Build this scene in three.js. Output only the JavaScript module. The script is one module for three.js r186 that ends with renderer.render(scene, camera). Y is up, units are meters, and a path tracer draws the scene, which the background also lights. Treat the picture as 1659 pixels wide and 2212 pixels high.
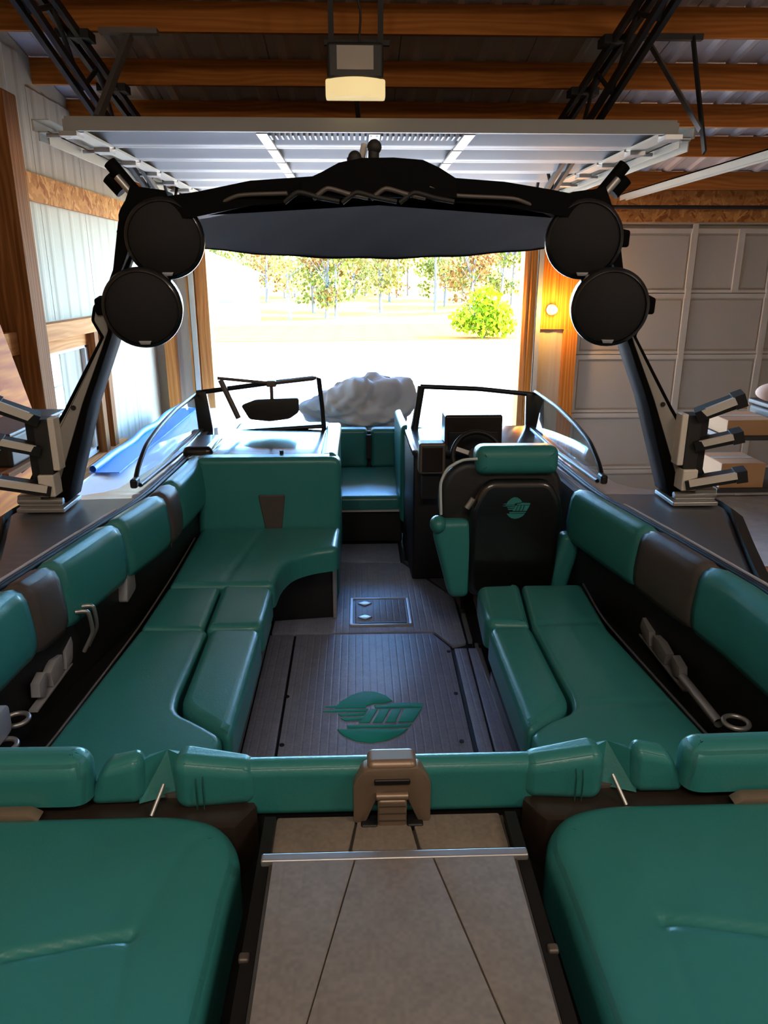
import * as THREE from 'three';
import { Sky } from 'three/addons/objects/Sky.js';
import { RoundedBoxGeometry } from 'three/addons/geometries/RoundedBoxGeometry.js';
import { mergeGeometries, mergeVertices, toCreasedNormals } from 'three/addons/utils/BufferGeometryUtils.js';
import { RectAreaLightUniformsLib } from 'three/addons/lights/RectAreaLightUniformsLib.js';

// ------------------------------------------------------------------ camera, sky, sun, lamps, exposure
const W = 1659, H = 2212;
const scene = new THREE.Scene();
const camera = new THREE.PerspectiveCamera(2 * Math.atan(1106 / 1600) * 180 / Math.PI, W / H, 0.05, 400);
camera.position.set(-0.05, 2.6, 0);
camera.rotation.order = 'YXZ';
camera.rotation.set(-17.7 * Math.PI / 180, -1.96 * Math.PI / 180, 0);
scene.add(camera);
const renderer = new THREE.WebGLRenderer({ antialias: true });
renderer.toneMapping = THREE.LinearToneMapping;
renderer.toneMappingExposure = 3.9;
renderer.shadowMap.enabled = true;
RectAreaLightUniformsLib.init();
const SUN_TO = new THREE.Vector3(0.78, 0.62, 0.03).normalize();
const sky = new Sky();
sky.scale.setScalar(900);
sky.material.uniforms.turbidity.value = 2.4;
sky.material.uniforms.rayleigh.value = 1.5;
sky.material.uniforms.mieCoefficient.value = 0.004;
sky.material.uniforms.mieDirectionalG.value = 0.75;
sky.material.uniforms.sunPosition.value.copy(SUN_TO);
sky.name = 'sky';
scene.add(sky);
scene.backgroundIntensity = 2.2;
const sun = new THREE.DirectionalLight(0xffeed4, 19);
sun.position.copy(SUN_TO).multiplyScalar(60).add(new THREE.Vector3(0, 0, -20));
sun.target.position.set(0, 0, -20);
sun.castShadow = true;
sun.shadow.camera.left = -50; sun.shadow.camera.right = 50; sun.shadow.camera.top = 50; sun.shadow.camera.bottom = -50; sun.shadow.camera.far = 160;
sun.shadow.mapSize.set(4096, 4096);
scene.add(sun, sun.target);
const SHOP_LAMP = 1.35, OPENER_LAMP = 1.2, WALL_LAMP = 0.8;      // strengths of the garage's own lamps (built further down)

// ------------------------------------------------------------------ helpers
let seed = 7;
const rnd = () => { seed = (seed * 1664525 + 1013904223) >>> 0; return seed / 4294967296; };
const rr = (a, b) => a + (b - a) * rnd();
const V = (x, y, z) => new THREE.Vector3(x, y, z);
const taken = {};
function numbered(n) { const k = taken[n] = (taken[n] ?? -1) + 1; return k ? n + '_' + String(k).padStart(3, '0') : n; }
function thing(name, label, category, at = [0, 0, 0], group) {
  const o = new THREE.Group(); o.name = numbered(name); o.position.set(...at); o.userData = { label, category };
  if (group) o.userData.group = group;
  scene.add(o); o.base = at; return o;
}
function setting(name) { const o = new THREE.Group(); o.name = name; o.userData = { kind: 'structure' }; o.base = [0, 0, 0]; scene.add(o); return o; }
function box3uv(g, grain) {           // uv in metres from the face's own direction; the grain runs along the named axis
  const p = g.attributes.position, n = g.attributes.normal, uv = new Float32Array(p.count * 2), ax = { x: 0, y: 1, z: 2 };
  for (let i = 0; i < p.count; i++) {
    const q = [p.getX(i), p.getY(i), p.getZ(i)], m = [Math.abs(n.getX(i)), Math.abs(n.getY(i)), Math.abs(n.getZ(i))];
    const d = m[0] > m[1] && m[0] > m[2] ? 0 : m[1] > m[2] ? 1 : 2;
    let [a, b] = [0, 1, 2].filter((k) => k !== d);
    if (grain && b === ax[grain]) [a, b] = [b, a];
    uv[2 * i] = q[a]; uv[2 * i + 1] = q[b];
  }
  g.setAttribute('uv', new THREE.BufferAttribute(uv, 2)); return g;
}
// geometry is written in place coordinates; part() moves it to its thing's own base
function part(parent, name, geo, mat, opt = {}) {
  const gs = (Array.isArray(geo) ? geo : [geo]).map((g) => { const h = g.index ? g.toNonIndexed() : g; for (const k of Object.keys(h.attributes)) if (!['position', 'normal', 'uv'].includes(k)) h.deleteAttribute(k); if (!h.attributes.normal) h.computeVertexNormals(); if (!opt.keepUV) box3uv(h, opt.grain); h.morphAttributes = {}; return h; });
  let g = gs.length > 1 ? mergeGeometries(gs) : gs[0];
  g = mergeVertices(g, 1e-5);
  const b = parent.base ?? [0, 0, 0]; g.translate(-b[0], -b[1], -b[2]);
  const m = new THREE.Mesh(g, mat); m.name = name; m.castShadow = m.receiveShadow = true; m.base = b;
  if (opt.label) m.userData.label = opt.label;
  if (opt.kind) m.userData.kind = opt.kind;
  parent.add(m); return m;
}
function single(name, label, category, geo, mat, opt = {}) {
  const c = opt.at ?? [0, 0, 0]; const holder = { base: c, add(m) { m.position.set(...c); scene.add(m); } };
  const m = part(holder, numbered(name), geo, mat, opt); m.userData = { ...m.userData, label, category }; if (opt.group) m.userData.group = opt.group; return m;
}
const bx = (x0, x1, y0, y1, z0, z1) => { const g = new THREE.BoxGeometry(Math.abs(x1 - x0), Math.abs(y1 - y0), Math.abs(z1 - z0)); g.translate((x0 + x1) / 2, (y0 + y1) / 2, (z0 + z1) / 2); return g; };
const rb = (x0, x1, y0, y1, z0, z1, r = 0.01, s = 3) => { const g = new RoundedBoxGeometry(Math.abs(x1 - x0), Math.abs(y1 - y0), Math.abs(z1 - z0), s, Math.min(r, Math.abs(x1 - x0) / 2.01, Math.abs(y1 - y0) / 2.01, Math.abs(z1 - z0) / 2.01)); g.translate((x0 + x1) / 2, (y0 + y1) / 2, (z0 + z1) / 2); return g; };
const tube = (pts, r, seg = 24, rad = 10, smooth = true) => { const c = smooth ? new THREE.CatmullRomCurve3(pts.map((p) => V(...p)), false, 'catmullrom', 0.3) : (() => { const cp = new THREE.CurvePath(); for (let i = 1; i < pts.length; i++) cp.add(new THREE.LineCurve3(V(...pts[i - 1]), V(...pts[i]))); return cp; })(); return new THREE.TubeGeometry(c, seg, r, rad, false); };
function bar(a, b, w, h, upv = [0, 1, 0]) {       // straight bar of section w x h from a to b
  const A = V(...a), B = V(...b), L = A.distanceTo(B), g = new THREE.BoxGeometry(w, h, L);
  const z = B.clone().sub(A).normalize(), x = V(...upv).cross(z).normalize(), y = z.clone().cross(x);
  g.applyMatrix4(new THREE.Matrix4().makeBasis(x, y, z)); g.translate((a[0] + b[0]) / 2, (a[1] + b[1]) / 2, (a[2] + b[2]) / 2); return g;
}
const rod = (a, b, r, n = 12, r2 = r) => { const A = V(...a), B = V(...b), g = new THREE.CylinderGeometry(r2, r, A.distanceTo(B), n); g.applyQuaternion(new THREE.Quaternion().setFromUnitVectors(V(0, 1, 0), B.clone().sub(A).normalize())); g.translate((a[0] + b[0]) / 2, (a[1] + b[1]) / 2, (a[2] + b[2]) / 2); return g; };
const ball = (c, r, sx = 1, sy = 1, sz = 1) => { const g = new THREE.SphereGeometry(r, 20, 14); g.scale(sx, sy, sz); g.translate(...c); return g; };
function shape(pts) { const s = new THREE.Shape(); pts.forEach(([a, b], i) => i ? s.lineTo(a, b) : s.moveTo(a, b)); s.closePath(); return s; }
// a polygon (a, b) pushed out along the third axis; plane 'xy' (out along z), 'xz' (given as x and distance d = -z, out along y), 'zy' (given as d and y, out along x)
function slab(pts, plane, c0, c1, bevel = 0, holes = []) {
  const s = shape(pts); for (const h of holes) { const p = new THREE.Path(); h.forEach(([a, b], i) => i ? p.lineTo(a, b) : p.moveTo(a, b)); p.closePath(); s.holes.push(p); }
  const lo = Math.min(c0, c1), hi = Math.max(c0, c1);
  let g = new THREE.ExtrudeGeometry(s, { depth: hi - lo - 2 * bevel, bevelEnabled: bevel > 0, bevelThickness: bevel, bevelSize: bevel, bevelOffset: -bevel, bevelSegments: 2, curveSegments: 8 });
  g.translate(0, 0, lo + bevel);
  const m = new THREE.Matrix4();
  if (plane === 'xz') m.makeBasis(V(1, 0, 0), V(0, 0, -1), V(0, 1, 0));
  if (plane === 'zy') m.set(0, 0, 1, 0, 0, 1, 0, 0, -1, 0, 0, 0, 0, 0, 0, 1);
  if (plane !== 'xy') g.applyMatrix4(m);
  if (m.determinant() < 0) flip(g);
  return toCreasedNormals(g, 0.6);
}
function flip(g) { const p = g.index ? g.index.array : null; if (p) { for (let i = 0; i < p.length; i += 3) [p[i + 1], p[i + 2]] = [p[i + 2], p[i + 1]]; } else for (const a of Object.values(g.attributes)) { const s = a.itemSize, r = a.array; for (let i = 0; i < a.count; i += 3) for (let k = 0; k < s; k++) { const t = r[(i + 1) * s + k]; r[(i + 1) * s + k] = r[(i + 2) * s + k]; r[(i + 2) * s + k] = t; } } return g; }
const mirror = (g) => { const h = g.clone(); h.scale(-1, 1, 1); flip(h); h.computeVertexNormals(); return h; };
function roundPoly(pts, rad, n = 6) {              // corners rounded by rad (number or one per corner)
  const out = [], N = pts.length;
  for (let i = 0; i < N; i++) {
    const p = pts[i], a = pts[(i + N - 1) % N], b = pts[(i + 1) % N], r = Array.isArray(rad) ? rad[i] : rad;
    const ua = [a[0] - p[0], a[1] - p[1]], ub = [b[0] - p[0], b[1] - p[1]], la = Math.hypot(...ua), lb = Math.hypot(...ub);
    const t = Math.min(r, la * 0.48, lb * 0.48); if (t < 1e-4) { out.push(p); continue; }
    const s = [p[0] + ua[0] / la * t, p[1] + ua[1] / la * t], e = [p[0] + ub[0] / lb * t, p[1] + ub[1] / lb * t];
    for (let k = 0; k <= n; k++) { const q = k / n; out.push([(1 - q) ** 2 * s[0] + 2 * q * (1 - q) * p[0] + q * q * e[0], (1 - q) ** 2 * s[1] + 2 * q * (1 - q) * p[1] + q * q * e[1]]); }
  }
  return out;
}
function resample(pts, step) {
  const out = []; for (let i = 0; i < pts.length; i++) { const a = pts[i], b = pts[(i + 1) % pts.length], L = Math.hypot(b[0] - a[0], b[1] - a[1]), n = Math.max(1, Math.round(L / step)); for (let k = 0; k < n; k++) out.push([a[0] + (b[0] - a[0]) * k / n, a[1] + (b[1] - a[1]) * k / n]); } return out;
}
const area2 = (p) => p.reduce((s, a, i) => { const b = p[(i + 1) % p.length]; return s + a[0] * b[1] - b[0] * a[1]; }, 0);
function nearest(poly, x, y) {                      // signed distance (inside +) and nearest boundary point
  let best = 1e9, q = null, inside = false;
  for (let i = 0, j = poly.length - 1; i < poly.length; j = i++) {
    const a = poly[j], b = poly[i], dx = b[0] - a[0], dy = b[1] - a[1], t = Math.max(0, Math.min(1, ((x - a[0]) * dx + (y - a[1]) * dy) / (dx * dx + dy * dy || 1e-12)));
    const px = a[0] + t * dx, py = a[1] + t * dy, d = (x - px) ** 2 + (y - py) ** 2;
    if (d < best) { best = d; q = [px, py]; }
    if ((a[1] > y) !== (b[1] > y) && x < (b[0] - a[0]) * (y - a[1]) / (b[1] - a[1]) + a[0]) inside = !inside;
  }
  return [inside ? Math.sqrt(best) : -Math.sqrt(best), q];
}
function segDist(pts, x, y) { let best = 1e9; for (let i = 1; i < pts.length; i++) { const a = pts[i - 1], b = pts[i], dx = b[0] - a[0], dy = b[1] - a[1], t = Math.max(0, Math.min(1, ((x - a[0]) * dx + (y - a[1]) * dy) / (dx * dx + dy * dy))); best = Math.min(best, Math.hypot(x - a[0] - t * dx, y - a[1] - t * dy)); } return best; }
// an upholstered pad: outline (u, v), thickness from h0 to h1, rounded rim r, slight puff, sewn creases; laid on the axes O + u U + v V + h N
function pad({ outline, h0, h1, r = 0.03, cell = 0.012, puff = 0.004, creases = [], O = [0, 0, 0], U = [1, 0, 0], Vv = [0, 0, -1], N = [0, 1, 0], fall = 0.09 }) {
  let poly = resample(outline, 0.012); if (area2(poly) < 0) poly.reverse();
  const n = poly.length, nor = poly.map((p, i) => { const a = poly[(i + n - 2) % n], b = poly[(i + 2) % n], dx = b[0] - a[0], dy = b[1] - a[1], L = Math.hypot(dx, dy) || 1; return [dy / L, -dx / L]; });
  const top = (x, y, d) => { let h = h1 + puff * (1 - Math.exp(-Math.max(0, d - r) / fall)); for (const c of creases) h -= c.depth * Math.exp(-((segDist(c.pts, x, y) / c.w) ** 2)); return h; };
  const P = [], I = [], add = (u, v, h) => (P.push([u, v, h]), P.length - 1);
  let prev = poly.map((p) => add(p[0], p[1], h0)); const R = 7; let inner = poly;
  for (let k = 0; k <= R; k++) {
    const t = k / R * Math.PI / 2, ins = r * (1 - Math.cos(t)), hh = h1 - r + r * Math.sin(t);
    inner = poly.map((p, i) => [p[0] - nor[i][0] * ins, p[1] - nor[i][1] * ins]);
    const cur = inner.map((p) => add(p[0], p[1], k === R ? top(p[0], p[1], r) : hh));
    for (let i = 0; i < n; i++) { const j = (i + 1) % n; I.push(prev[i], prev[j], cur[j], prev[i], cur[j], cur[i]); }
    prev = cur;
  }
  let x0 = 1e9, x1 = -1e9, y0 = 1e9, y1 = -1e9; for (const p of inner) { x0 = Math.min(x0, p[0]); x1 = Math.max(x1, p[0]); y0 = Math.min(y0, p[1]); y1 = Math.max(y1, p[1]); }
  const nx = Math.ceil((x1 - x0) / cell) + 2, ny = Math.ceil((y1 - y0) / cell) + 2, ids = [], ins = [];
  for (let j = 0; j <= ny; j++) for (let i = 0; i <= nx; i++) { const x = x0 - cell + i * cell, y = y0 - cell + j * cell, [d, q] = nearest(inner, x, y); ins.push(d); ids.push(d > 0 ? { x, y, d } : { x: q[0], y: q[1], d: 0, far: -d > cell * 1.5 }); }
  const made = new Map(), get = (k) => { if (!made.has(k)) { const p = ids[k]; made.set(k, add(p.x, p.y, top(p.x, p.y, p.d + r))); } return made.get(k); };
  for (let j = 0; j < ny; j++) for (let i = 0; i < nx; i++) { const a = j * (nx + 1) + i, q = [a, a + 1, a + nx + 2, a + nx + 1]; if (!q.some((k) => ins[k] > 0)) continue; const g = q.map(get); I.push(g[0], g[1], g[2], g[0], g[2], g[3]); }
  const pos = new Float32Array(P.length * 3); P.forEach((p, i) => { for (let k = 0; k < 3; k++) pos[3 * i + k] = O[k] + p[0] * U[k] + p[1] * Vv[k] + p[2] * N[k]; });
  const g = new THREE.BufferGeometry(); g.setAttribute('position', new THREE.BufferAttribute(pos, 3)); g.setIndex(I);
  if (new THREE.Matrix4().makeBasis(V(...U), V(...Vv), V(...N)).determinant() < 0) flip(g);
  const m = mergeVertices(g, 2e-4); m.computeVertexNormals(); return m;
}
// rings of points joined into a skin; closed rings, capped ends
function loft(rings, { caps = true, closed = true, crease = 0 } = {}) {
  const n = rings[0].length, P = [], I = []; for (const r of rings) for (const p of r) P.push(...p);
  for (let k = 0; k + 1 < rings.length; k++) for (let i = 0; i < (closed ? n : n - 1); i++) { const a = k * n + i, b = k * n + (i + 1) % n; I.push(a, b, b + n, a, b + n, a + n); }
  if (caps && closed) for (const [k, f] of [[0, 1], [rings.length - 1, 0]]) { const c = rings[k].reduce((s, p) => [s[0] + p[0] / n, s[1] + p[1] / n, s[2] + p[2] / n], [0, 0, 0]); P.push(...c); const ci = P.length / 3 - 1; for (let i = 0; i < n; i++) { const a = k * n + i, b = k * n + (i + 1) % n; f ? I.push(ci, b, a) : I.push(ci, a, b); } }
  const g = new THREE.BufferGeometry(); g.setAttribute('position', new THREE.BufferAttribute(new Float32Array(P), 3)); g.setIndex(I);
  if (crease) return toCreasedNormals(g, crease); g.computeVertexNormals(); return g;
}
const lerpTab = (tab, d) => { if (d <= tab[0][0]) return tab[0].slice(1); for (let i = 1; i < tab.length; i++) if (d <= tab[i][0]) { const t = (d - tab[i - 1][0]) / (tab[i][0] - tab[i - 1][0]); return tab[i].slice(1).map((v, k) => tab[i - 1][k + 1] * (1 - t) + v * t); } return tab[tab.length - 1].slice(1); };

// ------------------------------------------------------------------ materials
function noiseGrid(n, s) { let z = s; const r = () => { z = (z * 1664525 + 1013904223) >>> 0; return z / 4294967296; }; return Float32Array.from({ length: n * n }, r); }
const grids = {}; function pn(x, y, px, py, s = 1) {             // value noise that repeats every px by py
  const g = grids[s] ??= noiseGrid(64, s * 977 + 13); const xi = Math.floor(x), yi = Math.floor(y), fx = x - xi, fy = y - yi, ux = fx * fx * (3 - 2 * fx), uy = fy * fy * (3 - 2 * fy);
  const at = (a, b) => g[((((b % py) + py) % py) % 64) * 64 + ((((a % px) + px) % px) % 64)];
  return (at(xi, yi) * (1 - ux) + at(xi + 1, yi) * ux) * (1 - uy) + (at(xi, yi + 1) * (1 - ux) + at(xi + 1, yi + 1) * ux) * uy;
}
function tex(n, fn, { srgb = false, rep = [1, 1] } = {}) {
  const d = new Uint8Array(n * n * 4); for (let j = 0; j < n; j++) for (let i = 0; i < n; i++) { const c = fn(i / n, j / n), o = (j * n + i) * 4; if (Array.isArray(c)) { d[o] = c[0]; d[o + 1] = c[1]; d[o + 2] = c[2]; } else d[o] = d[o + 1] = d[o + 2] = c; d[o + 3] = 255; }
  const t = new THREE.DataTexture(d, n, n); t.wrapS = t.wrapT = THREE.RepeatWrapping; t.magFilter = THREE.LinearFilter; t.minFilter = THREE.LinearMipmapLinearFilter; t.generateMipmaps = true; t.repeat.set(...rep); if (srgb) t.colorSpace = THREE.SRGBColorSpace; t.needsUpdate = true; return t;
}
const mix = (a, b, t) => a.map((v, i) => Math.max(0, Math.min(255, v + (b[i] - v) * t)));
const std = (o) => new THREE.MeshStandardMaterial(o), phy = (o) => new THREE.MeshPhysicalMaterial(o);
const leatherBump = tex(256, (u, v) => 128 + 60 * (pn(u * 48, v * 48, 48, 48, 2) - 0.5) + 60 * (pn(u * 24, v * 24, 24, 24, 3) - 0.5), { rep: [9, 9] });
const clothBump = tex(256, (u, v) => 128 + 50 * Math.sin(u * 64 * 6.283) * Math.sin(v * 64 * 6.283) + 40 * (pn(u * 8, v * 8, 8, 8, 4) - 0.5), { rep: [6, 6] });
function woodTex(light, dark, s, rep = [0.5, 3]) { return tex(512, (u, v) => { const w = pn(u * 4, v * 4, 4, 4, s) * 1.4, r = 0.5 + 0.5 * Math.sin((v * 9 + w + 0.4 * pn(u * 2, v * 12, 2, 12, s + 1)) * 6.283), f = pn(u * 8, v * 60, 8, 60, s + 2); let t = 0.55 * r + 0.45 * f; const k = Math.hypot((u - 0.3) * 6, (v - 0.6) * 26); if (k < 1) t = 1.15 - 0.3 * k; return mix(light, dark, t); }, { srgb: true, rep }); }
const osbTex = tex(512, (() => { const fl = []; let z = 99; const r = () => { z = (z * 1664525 + 1013904223) >>> 0; return z / 4294967296; }; for (let i = 0; i < 420; i++) fl.push([r(), r(), r() * 3.14, 0.03 + 0.06 * r(), 0.008 + 0.014 * r(), r()]); return (u, v) => { let t = 0.5; for (const f of fl) { let dx = u - f[0], dy = v - f[1]; dx -= Math.round(dx); dy -= Math.round(dy); const a = dx * Math.cos(f[2]) + dy * Math.sin(f[2]), b = -dx * Math.sin(f[2]) + dy * Math.cos(f[2]); if (Math.abs(a) < f[3] && Math.abs(b) < f[4]) t = f[5]; } return mix([206, 146, 82], [142, 84, 38], t); }; })(), { srgb: true, rep: [1.1, 1.1] });
const concreteTex = tex(512, (u, v) => { const t = 0.5 * pn(u * 6, v * 6, 6, 6, 5) + 0.3 * pn(u * 24, v * 24, 24, 24, 6) + 0.2 * pn(u * 60, v * 60, 60, 60, 7); return mix([176, 174, 170], [130, 130, 130], t); }, { srgb: true, rep: [0.4, 0.4] });
const stripeBump = tex(256, (u, v) => 200 - 150 * Math.exp(-((((u * 8) % 1 - 0.5) / 0.09) ** 2)) + 30 * (pn(u * 64, v * 64, 64, 64, 8) - 0.5), { rep: [4, 4] });
const speckle = (a, b, s, rep) => tex(256, (u, v) => mix(a, b, 0.6 * pn(u * 60, v * 60, 60, 60, s) + 0.4 * pn(u * 9, v * 9, 9, 9, s + 1)), { srgb: true, rep });
const M = {
  teal: phy({ color: 0x307c7a, roughness: 0.33, bumpMap: leatherBump, bumpScale: 0.0005, specularIntensity: 0.9 }),
  brownVinyl: phy({ color: 0x4a423f, roughness: 0.45, bumpMap: leatherBump, bumpScale: 0.0006 }),
  blackVinyl: phy({ color: 0x191717, roughness: 0.5, bumpMap: leatherBump, bumpScale: 0.0006 }),
  seam: std({ color: 0x0b4a42, roughness: 0.7 }),
  piping: std({ color: 0xb9c2c2, roughness: 0.5 }),
  eva: std({ map: speckle([142, 150, 172], [116, 123, 146], 11, [3, 3]), roughness: 0.5, bumpMap: stripeBump, bumpScale: 0.0012 }),
  evaWarm: std({ map: speckle([132, 121, 108], [110, 100, 89], 13, [3, 3]), roughness: 0.8, bumpMap: stripeBump, bumpScale: 0.0006 }),
  evaTeal: std({ color: 0x079a8d, roughness: 0.65 }),
  evaGroove: std({ color: 0x3f3a33, roughness: 0.9 }),
  black: std({ color: 0x121213, roughness: 0.5 }),
  blackGloss: phy({ color: 0x0d0d0e, roughness: 0.3, clearcoat: 0.8, clearcoatRoughness: 0.12 }),
  deckGrey: phy({ color: 0x4a4c52, roughness: 0.42, clearcoat: 0.35, clearcoatRoughness: 0.3 }),
  deckPale: phy({ color: 0xb9b4b6, roughness: 0.22, clearcoat: 0.8, clearcoatRoughness: 0.08 }),
  dash: phy({ color: 0x2b2d31, roughness: 0.22, clearcoat: 0.9, clearcoatRoughness: 0.08 }),
  hull: phy({ color: 0x1c1d20, roughness: 0.25, clearcoat: 1, clearcoatRoughness: 0.06 }),
  towerFace: phy({ color: 0x98928b, roughness: 0.5 }),
  towerBlack: phy({ color: 0x0f0e0e, roughness: 0.6, specularIntensity: 0.06 }),
  canvas: phy({ color: 0x1a191b, roughness: 0.95, specularIntensity: 0.1, bumpMap: clothBump, bumpScale: 0.001 }),
  grille: std({ color: 0x120e0e, roughness: 0.75, bumpMap: clothBump, bumpScale: 0.002 }),
  chrome: std({ color: 0xc9c9c9, roughness: 0.2, metalness: 1 }),
  alu: std({ color: 0xb4b2b0, roughness: 0.38, metalness: 0.75 }),
  palePlastic: std({ color: 0xd8cfc4, roughness: 0.5 }),
  hingeTan: std({ color: 0x8e7a68, roughness: 0.42, metalness: 0.5 }),
  emblemGrey: std({ color: 0xa9a9ad, roughness: 0.4, metalness: 0.3 }),
  screen: phy({ color: 0x2c231d, roughness: 0.28 }),
  glass: phy({ color: 0xeaf1f4, roughness: 0.02, transmission: 1, thickness: 0, ior: 1.45 }),
  glassEdge: std({ color: 0x17191b, roughness: 0.35 }),
  tarp: std({ color: 0xc2c1c2, roughness: 0.85, bumpMap: clothBump, bumpScale: 0.0008 }),
  purlin: phy({ map: woodTex([188, 116, 52], [156, 92, 40], 21), roughness: 0.75, specularIntensity: 0.25 }),
  stud: phy({ map: woodTex([212, 146, 84], [184, 114, 58], 25), roughness: 0.75, specularIntensity: 0.25 }),
  postDark: phy({ map: woodTex([160, 106, 58], [112, 66, 32], 29), roughness: 0.8, specularIntensity: 0.25 }),
  ply: phy({ map: woodTex([222, 130, 36], [176, 86, 14], 33, [0.9, 1.3]), roughness: 0.7, specularIntensity: 0.25 }),
  amberWood: phy({ map: woodTex([214, 140, 62], [170, 96, 36], 37), roughness: 0.75, specularIntensity: 0.25 }),
  osb: phy({ map: osbTex, roughness: 0.8, specularIntensity: 0.25 }),
  liner: phy({ color: 0xb0a28c, roughness: 0.65, specularIntensity: 0.3 }),
  roofMetal: std({ color: 0xbcb0a8, roughness: 0.55, metalness: 0.1 }),
  doorMetal: phy({ color: 0x9c9b96, roughness: 0.55, specularIntensity: 0.6 }),
  doorPanel: std({ color: 0xb5aa9a, roughness: 0.6 }),
  doorRail: std({ color: 0xcabfae, roughness: 0.6 }),
  track: std({ color: 0xb8b2a2, roughness: 0.45, metalness: 0.2 }),
  trussSteel: std({ color: 0x2a2624, roughness: 0.6, metalness: 0.3 }),
  hangSteel: std({ color: 0x6f6660, roughness: 0.5, metalness: 0.5 }),
  concrete: std({ map: concreteTex, roughness: 0.6 }),
  sheetPale: std({ color: 0xd7d8dc, roughness: 0.45 }),
  tarpBlue: std({ color: 0x5b8fe0, roughness: 0.5 }),
  openerBody: std({ color: 0x2c2823, roughness: 0.5 }),
  label: std({ color: 0xb6aca0, roughness: 0.6 }),
  lens: std({ color: 0xe8d9b0, roughness: 0.5, emissive: 0xffe2a0, emissiveIntensity: 0.18 }),
  bulb: std({ color: 0xfff0c8, roughness: 0.4, emissive: 0xffd890, emissiveIntensity: 5 }),
  cardboard: std({ color: 0xb48a62, roughness: 0.85 }),
  plasticDark: std({ color: 0x24221f, roughness: 0.6 }),
  pinkCloth: std({ color: 0xdcb8a4, roughness: 0.9 }),
  shelfSteel: std({ color: 0x3c3a38, roughness: 0.5, metalness: 0.4 }),
  driveway: phy({ map: speckle([176, 170, 160], [150, 144, 134], 41, [0.3, 0.3]), roughness: 0.9, specularIntensity: 0.05 }),
  grassDry: phy({ map: speckle([150, 122, 66], [112, 98, 46], 43, [0.5, 0.5]), roughness: 1, specularIntensity: 0 }),
  litter: phy({ map: speckle([170, 108, 52], [128, 78, 36], 45, [0.8, 0.8]), roughness: 1, specularIntensity: 0 }),
  bark: std({ color: 0x6a5f54, roughness: 0.95 }),
  houseWall: std({ color: 0xbfd2e0, roughness: 0.8 }),
  houseRoof: std({ color: 0x8a8f98, roughness: 0.8 }),
};
const leafMat = (c) => phy({ color: c, roughness: 0.9, specularIntensity: 0.1, side: THREE.DoubleSide });
// ------------------------------------------------------------------ the garage shell
const yU = (z) => 4.03 + 0.2 * (z + 5.3);            // underside of the purlins
const XL = -2.3, XR = 9, ZF = -8.6, ZB = 4.2;
const floor = setting('floor');
for (const [x0, x1] of [[-2.5, 2.12], [2.13, 5.6], [5.61, XR + 0.2]]) for (const [z0, z1] of [[-8.8, -4.41], [-4.4, ZB + 0.2]]) part(floor, 'slab', bx(x0, x1, -0.15, 0, z0, z1), M.concrete);
part(floor, 'joint_bed', bx(-2.5, XR + 0.2, -0.2, -0.02, -8.8, ZB + 0.2), M.concrete);

function ribbed(len, height, ribs = 4, depth = 0.006) {       // a liner sheet: along u 0..len with raised ribs, up v 0..height
  const pr = []; const step = len / ribs; pr.push([0.004, 0]);
  for (let k = 0; k < ribs; k++) { const c = (k + 0.5) * step; pr.push([c - 0.05, 0], [c - 0.02, depth], [c + 0.02, depth], [c + 0.05, 0]); }
  pr.push([len - 0.004, 0], [len - 0.004, -0.012], [0.004, -0.012]);
  const g = new THREE.ExtrudeGeometry(shape(pr), { depth: height, bevelEnabled: false }); return g;   // u = x, out = y, v = z
}
const lift = (g, O, U, N, Vv) => { g.applyMatrix4(new THREE.Matrix4().makeBasis(V(...U), V(...N), V(...Vv)).setPosition(...O)); if (new THREE.Matrix4().makeBasis(V(...U), V(...N), V(...Vv)).determinant() < 0) { flip(g); g.computeVertexNormals(); } return g; };

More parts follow.
